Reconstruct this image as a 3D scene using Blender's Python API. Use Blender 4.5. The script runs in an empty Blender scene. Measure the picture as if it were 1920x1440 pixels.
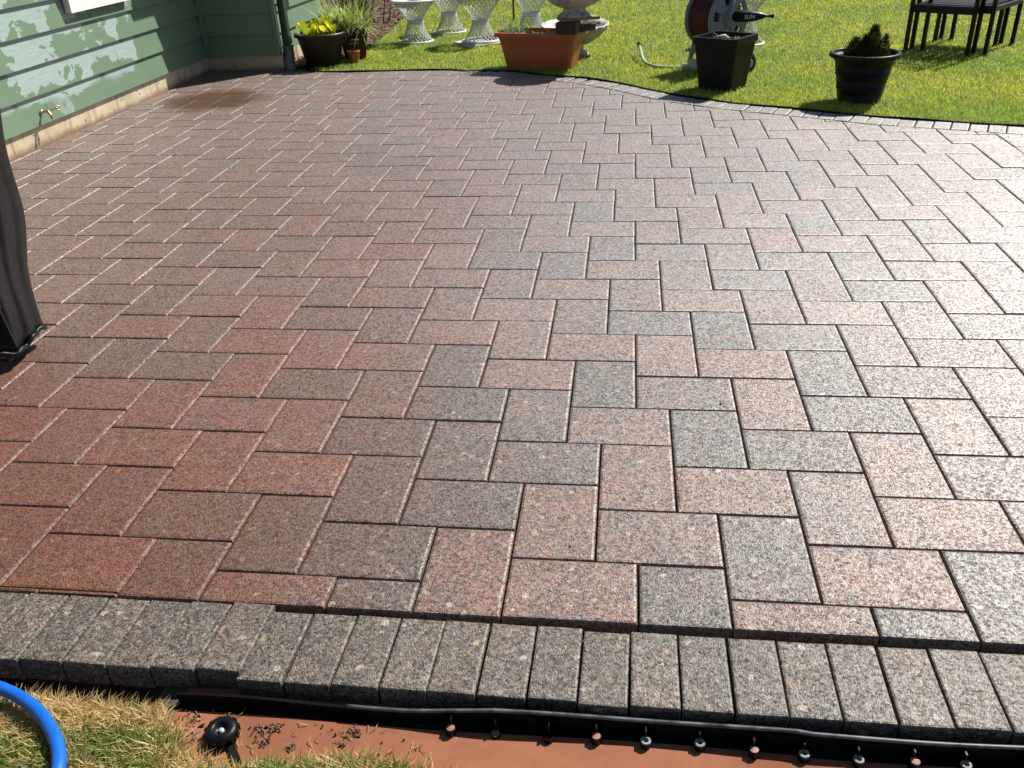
import bpy, bmesh, math, random
import numpy as np
from mathutils import Vector, Matrix
random.seed(7); rng = np.random.default_rng(11)
S = 0.1                                   # builders think in decimetres, the scene is in metres
scene = bpy.context.scene
COL = scene.collection
# ------------------------------------------------------------------ camera, world, sun, exposure
cam_d = bpy.data.cameras.new('camera'); cam = bpy.data.objects.new('camera', cam_d); COL.objects.link(cam)
CR = np.array([[0.99219541, 0.11719215, -0.04259427], [0.02080826, -0.49241832, -0.87010989], [-0.12294425, 0.86243272, -0.49101376]])
m = Matrix(((CR[0][0], -CR[1][0], -CR[2][0]), (CR[0][1], -CR[1][1], -CR[2][1]), (CR[0][2], -CR[1][2], -CR[2][2])))
cam.matrix_world = Matrix.Translation(Vector((0.5507, -1.7018, 1.3838))) @ m.to_4x4()
cam_d.sensor_width = 36; cam_d.lens = 36 * 1643.86 / 1920; cam_d.clip_start = 0.05; cam_d.clip_end = 2000
scene.camera = cam
SUN_AZ, SUN_EL = math.radians(43), math.radians(46.5)   # azimuth from +Y towards +X
w = bpy.data.worlds.new('World'); scene.world = w; w.use_nodes = True
nt = w.node_tree; bg = nt.nodes['Background']
sky = nt.nodes.new('ShaderNodeTexSky'); sky.sky_type = 'NISHITA'; sky.sun_disc = False
sky.sun_elevation = SUN_EL; sky.sun_rotation = SUN_AZ; sky.air_density = 1.0; sky.dust_density = 0.6; sky.ozone_density = 1.0
nt.links.new(sky.outputs[0], bg.inputs[0]); bg.inputs[1].default_value = 0.05
sl = bpy.data.lights.new('sun', 'SUN'); sl.energy = 5.0; sl.angle = math.radians(0.53); sl.color = (1.0, 0.955, 0.88)
sun = bpy.data.objects.new('sun', sl); COL.objects.link(sun)
sd = Vector((math.sin(SUN_AZ) * math.cos(SUN_EL), math.cos(SUN_AZ) * math.cos(SUN_EL), math.sin(SUN_EL)))
sun.rotation_euler = sd.to_track_quat('Z', 'Y').to_euler(); sun.location = (5, 5, 8)
scene.view_settings.view_transform = 'Standard'; scene.view_settings.look = 'None'
scene.view_settings.exposure = 0.50; scene.view_settings.gamma = 1.0; scene.view_settings.use_curve_mapping = False
scene.render.engine = 'CYCLES'
scene.cycles.max_bounces = 6; scene.cycles.diffuse_bounces = 1; scene.cycles.transmission_bounces = 4

# ------------------------------------------------------------------ material helpers
def mat(name):
    M = bpy.data.materials.new(name); M.use_nodes = True
    return M, M.node_tree, M.node_tree.nodes['Principled BSDF']
class N:
    def __init__(s, t): s.t = t
    def new(s, k, **kw):
        n = s.t.nodes.new(k)
        for a, b in kw.items(): setattr(n, a, b)
        return n
    def put(s, i, v):
        if hasattr(v, 'links') or isinstance(v, bpy.types.NodeSocket): s.t.links.new(v, i)
        elif isinstance(v, (tuple, list)) and len(v) == 3 and i.type == 'RGBA': i.default_value = (*v, 1)
        else: i.default_value = v
    def pos(s): return s.new('ShaderNodeNewGeometry').outputs['Position']
    def obj(s): return s.new('ShaderNodeTexCoord').outputs['Object']
    def noise(s, v, sc, d=3, r=0.55, dist=0.0):
        n = s.new('ShaderNodeTexNoise'); s.put(n.inputs['Vector'], v)
        n.inputs['Scale'].default_value = sc; n.inputs['Detail'].default_value = d; n.inputs['Roughness'].default_value = r; n.inputs['Distortion'].default_value = dist
        return n.outputs['Fac']
    def vor(s, v, sc, out='Color', feat='F1', rnd=1.0):
        n = s.new('ShaderNodeTexVoronoi', feature=feat); s.put(n.inputs['Vector'], v); n.inputs['Scale'].default_value = sc; n.inputs['Randomness'].default_value = rnd
        return n.outputs[out]
    def mul(s, a, b): return s.m('MULTIPLY', a, b)
    def m(s, op, a, b=0.0, c=None, clamp=False):
        n = s.new('ShaderNodeMath', operation=op); n.use_clamp = clamp
        s.put(n.inputs[0], a); s.put(n.inputs[1], b)
        if c is not None: s.put(n.inputs[2], c)
        return n.outputs[0]
    def mr(s, v, a, b, c=0.0, d=1.0, smooth=False):
        n = s.new('ShaderNodeMapRange'); 
        if smooth: n.interpolation_type = 'SMOOTHSTEP'
        s.put(n.inputs[0], v)
        for k, x in zip((1, 2, 3, 4), (a, b, c, d)): n.inputs[k].default_value = x
        return n.outputs[0]
    def mix(s, f, a, b, mode='MIX'):
        n = s.new('ShaderNodeMix', data_type='RGBA', blend_type=mode)
        s.put(n.inputs[0], f); s.put(n.inputs[6], a); s.put(n.inputs[7], b)
        return n.outputs[2]
    def sep(s, v):
        n = s.new('ShaderNodeSeparateXYZ'); s.put(n.inputs[0], v); return n.outputs
    def vadd(s, a, b):
        n = s.new('ShaderNodeVectorMath', operation='ADD'); s.put(n.inputs[0], a); s.put(n.inputs[1], b); return n.outputs[0]
    def vmul(s, a, b):
        n = s.new('ShaderNodeVectorMath', operation='MULTIPLY'); s.put(n.inputs[0], a); s.put(n.inputs[1], b); return n.outputs[0]
    def comb(s, x, y, z):
        n = s.new('ShaderNodeCombineXYZ')
        for i, q in enumerate((x, y, z)): s.put(n.inputs[i], q)
        return n.outputs[0]
    def bump(s, h, st, d, prev=None):
        n = s.new('ShaderNodeBump'); n.inputs['Strength'].default_value = st; n.inputs['Distance'].default_value = d; s.put(n.inputs['Height'], h)
        if prev is not None: s.put(n.inputs['Normal'], prev)
        return n.outputs[0]
def simple(name, col, rough=0.5, var=0.25, scale=12, bump=0.0, bscale=60, metal=0.0, spec=0.5, grime=None):
    M, t, b = mat(name); n = N(t); o = n.pos()
    f = n.noise(o, scale, 4)
    c = n.mix(n.mr(f, 0.3, 0.7), tuple(x * (1 - var) for x in col), tuple(min(1, x * (1 + var)) for x in col))
    if grime: c = n.mix(n.mr(n.noise(o, scale * 0.6, 5, 0.6, 0.5), 0.48, 0.68), c, grime)
    n.put(b.inputs['Base Color'], c); n.put(b.inputs['Roughness'], n.mr(n.noise(o, scale * 2, 3), 0.3, 0.7, max(0.03, rough - 0.08), min(1, rough + 0.12)))
    b.inputs['Metallic'].default_value = metal; b.inputs['Specular IOR Level'].default_value = spec
    if bump: n.put(b.inputs['Normal'], n.bump(n.noise(o, bscale, 4), bump, 0.002))
    return M

def paver_mat(name, attr=None, border=False):
    M, t, b = mat(name); n = N(t)
    if attr:
        a = n.new('ShaderNodeAttribute', attribute_name=attr); src = a.outputs['Color']
    else:
        src = n.new('ShaderNodeObjectInfo').outputs['Color']
    sc = n.new('ShaderNodeSeparateColor'); n.put(sc.inputs[0], src); R, L, SD = sc.outputs[0], sc.outputs[1], sc.outputs[2]
    P = n.pos(); so = n.comb(n.mul(SD, 31.0), n.mul(SD, 17.0), n.mul(SD, 5.0)); Q = n.vadd(P, so)
    cloud = n.noise(Q, 9, 3, 0.6, 0.4)
    fr = n.m('ADD', R, n.mul(n.m('SUBTRACT', cloud, 0.5), 2.0), clamp=True)
    gray = (0.104, 0.089, 0.077); red = (0.200, 0.102, 0.075)
    base = n.mix(fr, gray, red)
    if border: base = n.mix(0.5, base, (0.142, 0.122, 0.096))
    # aggregate granules, three sizes
    v1 = n.new('ShaderNodeSeparateColor'); n.put(v1.inputs[0], n.vor(Q, 205)); 
    v2 = n.new('ShaderNodeSeparateColor'); n.put(v2.inputs[0], n.vor(Q, 125))
    v3 = n.new('ShaderNodeSeparateColor'); n.put(v3.inputs[0], n.vor(Q, 85))
    g = n.mul(n.mr(v1.outputs[0], 0, 1, 0.28, 1.80), n.mr(n.noise(Q, 420, 2), 0.3, 0.7, 0.72, 1.28))
    base = n.mix(1.0, base, n.comb(g, g, g), 'MULTIPLY')
    base = n.mix(n.mul(n.mr(v2.outputs[1], 0.90, 0.95), 0.42), base, n.mix(v2.outputs[2], (0.36, 0.24, 0.15), (0.46, 0.40, 0.33)))
    base = n.mix(n.mul(n.mr(v3.outputs[0], 0.983, 0.99), 0.6), base, n.mix(v3.outputs[1], (0.45, 0.25, 0.11), (0.6, 0.55, 0.5)))
    base = n.mix(n.mul(n.mr(v2.outputs[0], 0.78, 0.9), 0.55), base, (0.035, 0.03, 0.028))
    l = n.mr(L, 0, 1, 0.78, 1.2); base = n.mix(1.0, base, n.comb(l, l, l), 'MULTIPLY')
    # silt washed over the house side of the patio: warmer and darker
    px, py, pz = n.sep(P)
    wet = n.mr(n.m('ADD', n.m('ADD', px, n.mul(py, 0.06)), n.mul(n.m('SUBTRACT', n.noise(P, 1.1, 4), 0.5), 1.1)), -0.55, 0.55, 1.0, 0.0, True)
    near = n.mr(py, 1.9, 4.2, 1.0, 0.45, True)
    wf = n.mul(n.mul(wet, near), 0.0 if border else 1.0)
    base = n.mix(wf, base, n.mix(1.0, n.mix(0.35, base, (0.15, 0.075, 0.045)), (0.90, 0.52, 0.32), 'MULTIPLY'))
    # the rusty puddle by the wall
    dx = n.m('SUBTRACT', px, -2.78); dy = n.m("SUBTRACT", py, 5.28)
    d = n.m('SQRT', n.m('ADD', n.m('MULTIPLY', dx, dx), n.mul(n.m('MULTIPLY', dy, dy), 0.9)))
    d = n.m('ADD', d, n.mul(n.noise(P, 5, 3), 0.35))
    pud = n.mr(d, 0.42, 0.70, 1.0, 0.0, True)
    base = n.mix(n.mul(pud, 0.95), base, (0.085, 0.034, 0.012))
    n.put(b.inputs['Base Color'], base)
    rr = n.mr(n.noise(P, 3.0, 4), 0.3, 0.7, 0.56, 0.66)
    rr = n.m('ADD', rr, n.mul(v1.outputs[1], 0.12)); rr = n.m('SUBTRACT', rr, n.mul(pud, 0.2))
    n.put(b.inputs['Roughness'], rr); glint = n.mul(n.mr(v1.outputs[2], 0.15, 0.5, 0.3, 1.0), n.mr(v2.outputs[2], 0.1, 0.4, 0.5, 1.0))
    n.put(b.inputs['Specular IOR Level'], n.mul(glint, 0.5)); n.put(b.inputs['Coat Weight'], n.mul(n.mul(glint, n.mr(pud, 0, 1, 1.0, 0.12)), n.mr(n.sep(P)[1], 0.5, 3.0, 0.22, 1.0) if border else n.mr(n.sep(P)[1], -0.4, 1.6, 0.32, 1.0)))
    b.inputs['Coat Roughness'].default_value = 0.53; b.inputs['Coat IOR'].default_value = 3.0
    h = n.m('ADD', n.mul(n.vor(Q, 205, 'Distance'), -0.9), n.mul(n.vor(Q, 330, 'Distance'), -0.8)); h = n.m('ADD', h, n.mul(n.noise(Q, 60, 3), 0.8))
    h = n.m('ADD', h, n.mul(v1.outputs[2], 0.6))
    nn = n.bump(h, 0.75, 0.0030); n.put(b.inputs['Normal'], nn); n.put(b.inputs['Coat Normal'], n.bump(h, 0.22, 0.0030))
    return M
M_PAV = paver_mat('paver'); M_PAVS = paver_mat('paver_attr', 'tint'); M_BOR = paver_mat('border', None, True)

def paint_green():
    M, t, b = mat('green_siding'); n = N(t); P = n.pos(); x, y, z = n.sep(P)
    base = n.mix(n.mr(n.noise(P, 2.5, 4), 0.3, 0.7), (0.135, 0.212, 0.140), (0.158, 0.232, 0.150))
    bz = n.m('FRACT', n.m('DIVIDE', n.m('SUBTRACT', z, 0.135), 0.182))      # height within a board
    Q = n.vmul(P, (1, 1, 1.6))
    f = n.noise(Q, 3.4, 7, 0.55, 0.35)
    f = n.m('ADD', f, n.mul(n.m('SUBTRACT', bz, 0.5), 0.20))
    zone = n.m('MULTIPLY', n.mr(y, 5.2, 5.55, 1, 0, True), n.mr(z, 0.22, 0.50, 0.55, 1.0, True))
    thr = n.mul(n.mr(f, 0.505, 0.512), n.mr(n.m('ADD', zone, n.mul(n.noise(P, 1.5, 2), 0.3)), 0.7, 0.76))
    thr = n.mul(thr, n.mr(x, -3.30, -3.32))
    bare = n.mix(n.mr(n.noise(n.vmul(P, (1, 2.5, 30)), 4, 4), 0.35, 0.65), (0.28, 0.37, 0.34), (0.35, 0.43, 0.40))
    n.put(b.inputs['Base Color'], n.mix(thr, base, bare)); b.inputs['Roughness'].default_value = 0.5; b.inputs['Specular IOR Level'].default_value = 0.35
    gr = n.noise(n.vmul(P, (8, 1.3, 34)), 4, 5, 0.6, 0.8)
    hh = n.m('ADD', n.mul(gr, n.mr(thr, 0, 1, 0.25, 0.9)), n.mul(thr, -0.5))
    n.put(b.inputs['Normal'], n.bump(hh, 0.5, 0.004))
    return M
M_SIDE = paint_green()
M_DGREEN = simple('dark_green_metal', (0.018, 0.04, 0.032), 0.4, 0.2)
def concrete(name, c1, c2):
    M, t, b = mat(name); n = N(t); P = n.pos(); x, y, z = n.sep(P)
    c = n.mix(n.mr(n.noise(P, 6, 6, 0.65), 0.35, 0.68), c1, c2)
    c = n.mix(n.mr(n.noise(n.vmul(P, (1, 3, 0.5)), 5, 4), 0.55, 0.7), c, tuple(v * 0.6 for v in c1))
    hole = n.mr(n.vor(P, 14, 'Distance'), 0.10, 0.13, 1, 0)
    c = n.mix(hole, c, (0.07, 0.05, 0.035))
    mud = n.mr(n.m('ADD', z, n.mul(n.noise(P, 7, 3), 0.07)), 0.035, 0.085, 1, 0, True)
    c = n.mix(n.mul(mud, 0.8), c, (0.20, 0.10, 0.06))
    n.put(b.inputs['Base Color'], c); b.inputs['Roughness'].default_value = 0.85
    n.put(b.inputs['Normal'], n.bump(n.m('SUBTRACT', n.noise(P, 30, 5), n.mul(hole, 0.6)), 0.5, 0.004))
    return M
M_CONC = concrete('foundation_concrete', (0.46, 0.37, 0.24), (0.62, 0.53, 0.38))
M_WHITE = simple('white_paint', (0.84, 0.83, 0.80), 0.4, 0.03)
def leafy(name, c1, c2, attr='tint', trans=0.45, rough=0.45, spec=0.3):
    M, t, b = mat(name); n = N(t)
    a = n.new('ShaderNodeAttribute', attribute_name=attr); P = n.pos()
    sc = n.new('ShaderNodeSeparateColor'); n.put(sc.inputs[0], a.outputs['Color'])
    c = n.mix(sc.outputs[0], c1, c2)
    n.put(b.inputs['Base Color'], c); b.inputs['Roughness'].default_value = rough; b.inputs['Specular IOR Level'].default_value = spec
    tr = n.new('ShaderNodeBsdfTranslucent'); n.put(tr.inputs[0], n.mix(1.0, c, (1.25, 1.2, 0.7), 'MULTIPLY'))
    mx = n.new('ShaderNodeMixShader'); mx.inputs[0].default_value = trans
    t.links.new(b.outputs[0], mx.inputs[1]); t.links.new(tr.outputs[0], mx.inputs[2]); t.links.new(mx.outputs[0], t.nodes['Material Output'].inputs[0])
    return M, n, c, b, tr
def lawn_mat():
    M, n, c, b, tr = leafy('lawn_blades', (0.22, 0.31, 0.03), (0.82, 0.80, 0.25))
    P = n.pos(); f = n.noise(P, 0.9, 4, 0.6)
    c2 = n.mix(n.mr(f, 0.36, 0.64), n.mix(1, c, (0.72, 0.88, 0.9), 'MULTIPLY'), n.mix(1, c, (1.25, 1.12, 0.9), 'MULTIPLY'))
    n.put(b.inputs['Base Color'], c2); n.put(tr.inputs[0], n.mix(1.0, c2, (1.2, 1.25, 0.7), 'MULTIPLY'))
    return M
M_LAWN = lawn_mat()
def dead_mat():
    M, t, b = mat('straw_blades'); n = N(t)
    a = n.new('ShaderNodeAttribute', attribute_name='tint'); sc = n.new('ShaderNodeSeparateColor'); n.put(sc.inputs[0], a.outputs['Color'])
    straw = n.mix(sc.outputs[0], (0.46, 0.29, 0.09), (0.80, 0.60, 0.28)); green = n.mix(sc.outputs[0], (0.07, 0.13, 0.02), (0.24, 0.30, 0.05))
    c = n.mix(sc.outputs[1], straw, green)
    n.put(b.inputs['Base Color'], c); b.inputs['Roughness'].default_value = 0.5
    tr = n.new('ShaderNodeBsdfTranslucent'); n.put(tr.inputs[0], c); mx = n.new('ShaderNodeMixShader'); mx.inputs[0].default_value = 0.35
    t.links.new(b.outputs[0], mx.inputs[1]); t.links.new(tr.outputs[0], mx.inputs[2]); t.links.new(mx.outputs[0], t.nodes['Material Output'].inputs[0])
    return M
M_STRAW = dead_mat()
M_SOIL = simple('dark_soil', (0.06, 0.042, 0.028), 0.8, 0.5, 25, 0.8, 60)
M_LAWNB = simple('lawn_soil', (0.05, 0.075, 0.018), 0.9, 0.4, 8, 0.6, 40)
M_BED = simple('patio_sand', (0.03, 0.022, 0.018), 0.7, 0.3, 30, 0.5, 150)
def mulch():
    M, t, b = mat('bark_chips'); n = N(t)
    a = n.new('ShaderNodeAttribute', attribute_name='tint'); sc = n.new('ShaderNodeSeparateColor'); n.put(sc.inputs[0], a.outputs['Color'])
    n.put(b.inputs['Base Color'], n.mix(sc.outputs[0], (0.07, 0.035, 0.02), (0.34, 0.20, 0.11))); b.inputs['Roughness'].default_value = 0.6
    return M
M_CHIP = mulch()
def water():
    M, t, b = mat('muddy_water'); n = N(t); P = n.pos()
    c = n.mix(n.mr(n.noise(P, 4, 5, 0.6, 0.8), 0.35, 0.65), (0.235, 0.094, 0.052), (0.32, 0.135, 0.078)); c = n.mix(n.mr(n.noise(P, 55, 5, 0.7), 0.66, 0.74), c, (0.10, 0.045, 0.025)); c = n.mix(n.mr(n.noise(n.vmul(P, (1, 3, 1)), 9, 4, 0.6, 1.0), 0.60, 0.72, 0, 0.5), c, (0.17, 0.07, 0.04)); n.put(b.inputs['Base Color'], c)
    b.inputs['Roughness'].default_value = 0.03; b.inputs['IOR'].default_value = 1.33; b.inputs['Specular IOR Level'].default_value = 0.5
    n.put(b.inputs['Normal'], n.bump(n.noise(P, 14, 3), 0.12, 0.004))
    return M
M_WATER = water()
M_BLACKP = simple('black_plastic', (0.006, 0.006, 0.007), 0.35, 0.2, 20, 0.05, spec=0.22)
M_BLACKP2 = simple('dull_black_plastic', (0.008, 0.008, 0.008), 0.42, 0.25, 14, 0.1, spec=0.2, grime=(0.016, 0.015, 0.014))
M_BLACKM = simple('black_powder_metal', (0.006, 0.006, 0.007), 0.35, 0.2, 20, spec=0.3)
M_PLANT_BR = simple('dark_brown_plastic', (0.022, 0.016, 0.013), 0.45, 0.25, 10, 0.1)
M_TERRA = simple('terracotta_plastic', (0.46, 0.12, 0.045), 0.42, 0.1, 10, 0.06)
M_STONE = concrete('cast_stone', (0.50, 0.46, 0.40), (0.62, 0.58, 0.50))
def stone():
    M, t, b = mat('bath_stone'); n = N(t); P = n.pos()
    c = n.mix(n.mr(n.noise(P, 8, 5, 0.6), 0.35, 0.65), (0.42, 0.37, 0.31), (0.66, 0.62, 0.56)); c = n.mix(n.mr(n.noise(n.vmul(P, (1, 1, 0.3)), 14, 3), 0.55, 0.72), c, (0.22, 0.15, 0.10))
    n.put(b.inputs['Base Color'], c); b.inputs['Roughness'].default_value = 0.6; n.put(b.inputs['Normal'], n.bump(n.noise(P, 50, 4), 0.3, 0.002)); return M
M_BATH = stone()
M_SPUN = simple('white_fibreglass', (0.74, 0.75, 0.74), 0.4, 0.06, 10)
M_WOODD = simple('dark_wet_wood', (0.035, 0.018, 0.012), 0.6, 0.4, 20, 0.5, 50)
M_WOODL = simple('weathered_plank', (0.33, 0.20, 0.125), 0.7, 0.3, 25, 0.5, 50)
M_GREYB = simple('blue_grey_plastic', (0.20, 0.225, 0.27), 0.4, 0.12, 8)
M_REDH = simple('dark_red_hose', (0.10, 0.012, 0.01), 0.4, 0.2, 12)
M_LGREY = simple('light_grey_plastic', (0.42, 0.45, 0.48), 0.4, 0.08, 8)
M_BLUE = simple('blue_hose', (0.005, 0.12, 0.56), 0.35, 0.12, 14, 0.05)
M_PALEH = simple('pale_green_hose', (0.42, 0.55, 0.46), 0.4, 0.1, 14)
M_BRASS = simple('brass', (0.62, 0.44, 0.18), 0.3, 0.2, 40, 0.1, metal=0.85)
M_GREYPIPE = simple('grey_drain_pipe', (0.12, 0.135, 0.15), 0.5, 0.1, 8)
M_CLAYTOP = simple('mud_plug', (0.30, 0.14, 0.09), 0.6, 0.25, 60, 0.4)
M_RUST = simple('rusty_stake', (0.10, 0.022, 0.015), 0.6, 0.3, 30)
M_GLASS = simple('window_glass', (0.03, 0.04, 0.045), 0.05, 0.1)
M_SLAB = simple('pale_slab', (0.56, 0.55, 0.54), 0.7, 0.1, 10, 0.3)
def cloth():
    M, t, b = mat('black_cover_fabric'); n = N(t); P = n.pos()
    n.put(b.inputs['Base Color'], n.mix(n.mr(n.noise(P, 5, 4), 0.3, 0.7), (0.003, 0.0035, 0.005), (0.006, 0.007, 0.009)))
    drops = n.mr(n.vor(P, 95, 'Distance'), 0.10, 0.16, 1, 0); drops = n.mul(drops, n.mr(n.noise(P, 8, 3), 0.5, 0.62))
    n.put(b.inputs['Roughness'], n.mr(drops, 0, 1, 0.42, 0.06)); b.inputs['Specular IOR Level'].default_value = 0.25
    h = n.m('ADD', n.mul(n.noise(P, 7, 4, 0.6, 0.6), 1.0), n.mul(drops, 0.12))
    n.put(b.inputs['Normal'], n.bump(h, 0.3, 0.02)); return M
M_CLOTH = cloth()

# ------------------------------------------------------------------ mesh helpers (decimetres in, metres out)
class MB:
    def __init__(s): s.v = []; s.f = []; s.c = []
    def add(s, v, f, c=None):
        k = len(s.v); s.v += [tuple(p) for p in v]; s.f += [tuple(i + k for i in q) for q in f]
        s.c += [c if c is not None else (0, 0, 0)] * len(v)
    def box(s, c, d, rz=0.0, taper=1.0):
        cx, cy, cz = c; dx, dy, dz = (q / 2 for q in d); C_, S_ = math.cos(rz), math.sin(rz); v = []
        for z, k in ((-dz, taper), (dz, 1.0)):
            for x, y in ((-dx, -dy), (dx, -dy), (dx, dy), (-dx, dy)):
                x *= k; y *= k; v.append((cx + x * C_ - y * S_, cy + x * S_ + y * C_, cz + z))
        s.add(v, [(3, 2, 1, 0), (4, 5, 6, 7), (0, 1, 5, 4), (1, 2, 6, 5), (2, 3, 7, 6), (3, 0, 4, 7)])
    def tube(s, pts, r, n=8, cap=True, c=None):
        pts = [Vector(p) for p in pts]; rs = r if isinstance(r, (list, tuple)) else [r] * len(pts)
        v = []; f = []; prev = None
        for i, p in enumerate(pts):
            t = (pts[min(i + 1, len(pts) - 1)] - pts[max(i - 1, 0)]).normalized()
            if prev is None: a = t.orthogonal().normalized()
            else: a = (prev - t * prev.dot(t)).normalized()
            prev = a; b = t.cross(a)
            for k in range(n):
                an = 2 * math.pi * k / n; v.append(p + (a * math.cos(an) + b * math.sin(an)) * rs[i])
        for i in range(len(pts) - 1):
            for k in range(n): f.append((i * n + k, i * n + (k + 1) % n, (i + 1) * n + (k + 1) % n, (i + 1) * n + k))
        if cap: f.append(tuple(range(n))[::-1]); f.append(tuple((len(pts) - 1) * n + k for k in range(n)))
        s.add(v, f, c)
    def lathe(s, prof, n=40, c=(0, 0, 0), sc=None, tilt=None, close=False):
        v = []; f = []
        for j, (r, z) in enumerate(prof):
            for k in range(n):
                a = 2 * math.pi * k / n; q = r * (sc(a, j) if sc else 1.0); p = Vector((q * math.cos(a), q * math.sin(a), z))
                if tilt: p = tilt @ p
                v.append((p.x + c[0], p.y + c[1], p.z + c[2]))
        for j in range(len(prof) - 1):
            for k in range(n): f.append((j * n + k, j * n + (k + 1) % n, (j + 1) * n + (k + 1) % n, (j + 1) * n + k))
        if close: f.append(tuple(range(n))[::-1]); f.append(tuple((len(prof) - 1) * n + k for k in range(n)))
        s.add(v, f)
    def build(s, name, M, parent=None, loc=(0, 0, 0), rz=0.0, smooth=False, bevel=0.0, attr=False):
        me = bpy.data.meshes.new(name)
        me.from_pydata([(x * S, y * S, z * S) for x, y, z in s.v], [], s.f); me.update()
        if attr:
            at = me.color_attributes.new('tint', 'FLOAT_COLOR', 'POINT')
            at.data.foreach_set('color', np.array([(*c, 1.0) for c in s.c], dtype=np.float32).ravel())
        if smooth: me.polygons.foreach_set('use_smooth', [True] * len(me.polygons))
        me.materials.append(M)
        o = bpy.data.objects.new(name, me); COL.objects.link(o); o.location = [q * S for q in loc]; o.rotation_euler[2] = rz
        if parent is not None: o.parent = parent
        if bevel:
            b = o.modifiers.new('bevel', 'BEVEL'); b.width = bevel * S; b.segments = 2; b.limit_method = 'ANGLE'; b.angle_limit = math.radians(35)
        return o
def tag(o, label=None, cat=None, group=None, kind=None):
    if label: o['label'] = label
    if cat: o['category'] = cat
    if group: o['group'] = group
    if kind: o['kind'] = kind
    return o
def empty(name, loc, label, cat, group=None, rz=0.0):
    o = bpy.data.objects.new(name, None); COL.objects.link(o); o.location = [q * S for q in loc]; o.rotation_euler[2] = rz; o.empty_display_size = 0.1
    return tag(o, label, cat, group)
def copy_tree(o, parent=None):
    c = o.copy(); COL.objects.link(c)
    if parent is not None: c.parent = parent
    for ch in [x for x in bpy.data.objects if x.parent == o]: copy_tree(ch, c)
    return c
def tri_mesh(name, V, col, M, nv=3, smooth=False):
    """V: (count, nv, 3) array in decimetres; strips of quads ending in a point. col: (count,3)"""
    V = np.asarray(V, dtype=np.float32) * S; cnt = len(V)
    me = bpy.data.meshes.new(name); me.vertices.add(cnt * nv); me.vertices.foreach_set('co', V.ravel())
    if nv == 3: loops = np.arange(cnt * 3).reshape(cnt, 3); sizes = np.full(cnt, 3)
    elif nv == 4: loops = np.arange(cnt * 4).reshape(cnt, 4); sizes = np.full(cnt, 4)
    else:  # 5: quad 0,1,3,2 + tri 2,3,4
        b = np.arange(cnt)[:, None] * 5; loops = np.concatenate([b + np.array([[0, 1, 3, 2]]), b + np.array([[2, 3, 4]])], axis=1); sizes = np.tile([4, 3], cnt)
    loops = loops.ravel().astype(np.int32); sizes = sizes.astype(np.int32)
    me.loops.add(len(loops)); me.loops.foreach_set('vertex_index', loops)
    me.polygons.add(len(sizes)); st = np.concatenate([[0], np.cumsum(sizes)[:-1]]).astype(np.int32)
    me.polygons.foreach_set('loop_start', st); me.polygons.foreach_set('loop_total', sizes)
    me.update(calc_edges=True)
    at = me.color_attributes.new('tint', 'FLOAT_COLOR', 'POINT')
    at.data.foreach_set('color', np.repeat(np.c_[col, np.ones(cnt)].astype(np.float32), nv, axis=0).ravel())
    me.materials.append(M); o = bpy.data.objects.new(name, me); COL.objects.link(o)
    return o
def proj(x, y, z=0.0):
    q = CR @ (np.array([x, y, z]) - np.array([5.507, -17.018, 13.838])); return 960 + 1643.86 * q[0] / q[2], 720 + 1643.86 * q[1] / q[2], q[2]

# ------------------------------------------------------------------ outlines of the place
FAR_IN = [(-40, 65.85), (-26.3, 65.85), (-24.6, 64.9), (-20.3, 63.9), (-15, 64.0), (-10, 63.7), (-7.5, 62.1), (-2.3, 58.5), (1.2, 56.8), (4.0, 54.2), (8.0, 49.4), (12.0, 46.3), (16.9, 43.6), (21.3, 41.1), (28.85, 38.2), (36, 35.9), (50, 33.5)]
def far_in(x):
    for (a, b), (c, d) in zip(FAR_IN, FAR_IN[1:]):
        if a <= x <= c: return b + (d - b) * (x - a) / (c - a)
    return FAR_IN[-1][1]
def bw(x): return 0.0 if x < -9 else min(2.0, (x + 9) * 0.6)         # depth of the border band
def far_out_pt(x):
    t = (far_in(x + 0.6) - far_in(x - 0.6)) / 1.2; L = math.hypot(1, t); d = bw(x) * 0.92 + 0.12
    return x - t / L * d, far_in(x) + d / L
CF = np.array([[0.0062, 0.0051], [0.0784, 0.063], [0.0808, -0.1153], [-0.0436, 0.1292], [0.1068, 0.3254], [0.0823, -0.1787], [0.0409, 0.026], [0.0356, 0.0305], [-0.0184, -0.0374], [-0.0117, -0.0425]])
def warp(X, Y):
    x = X / 20; y = (Y - 25) / 30; B = np.array([1, x, y, x * x, x * y, y * y, x ** 3, x * x * y, x * y * y, y ** 3]); d = B @ CF
    return X + d[0], Y + d[1]

# ------------------------------------------------------------------ ground sheets
def sheet(name, poly, z, M, label=None):
    b = MB(); b.add([(x, y, z) for x, y in poly], [tuple(range(len(poly)))]); o = b.build(name, M); o['kind'] = 'structure'; return o
outer = [far_out_pt(x) for x in np.arange(-26.4, 50.1, 0.8)]
lawn_poly = [(-26.4, 62)] 
g = MB(); pts = []
xs = np.arange(-26.4, 50.1, 0.8)
v = []; f = []
for i, x in enumerate(xs):
    ox, oy = far_out_pt(x); v.append((ox, oy + 0.14, -0.30)); v.append((ox, oy + 0.16, 0.03)); v.append((ox * 1.2, 140, 0.06))
for i in range(len(xs) - 1): f += [(i * 3, i * 3 + 3, i * 3 + 4, i * 3 + 1), (i * 3 + 1, i * 3 + 4, i * 3 + 5, i * 3 + 2)]
g.add(v, f); lawn = g.build('lawn', M_LAWNB); lawn['kind'] = 'structure'
sheet('ground', [(-3000, -3000), (3000, -3000), (3000, 3000), (-3000, 3000)], -0.95, M_LAWNB)
ter = MB()   # far lawn round the modelled lawn so the ground reaches the horizon
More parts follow.
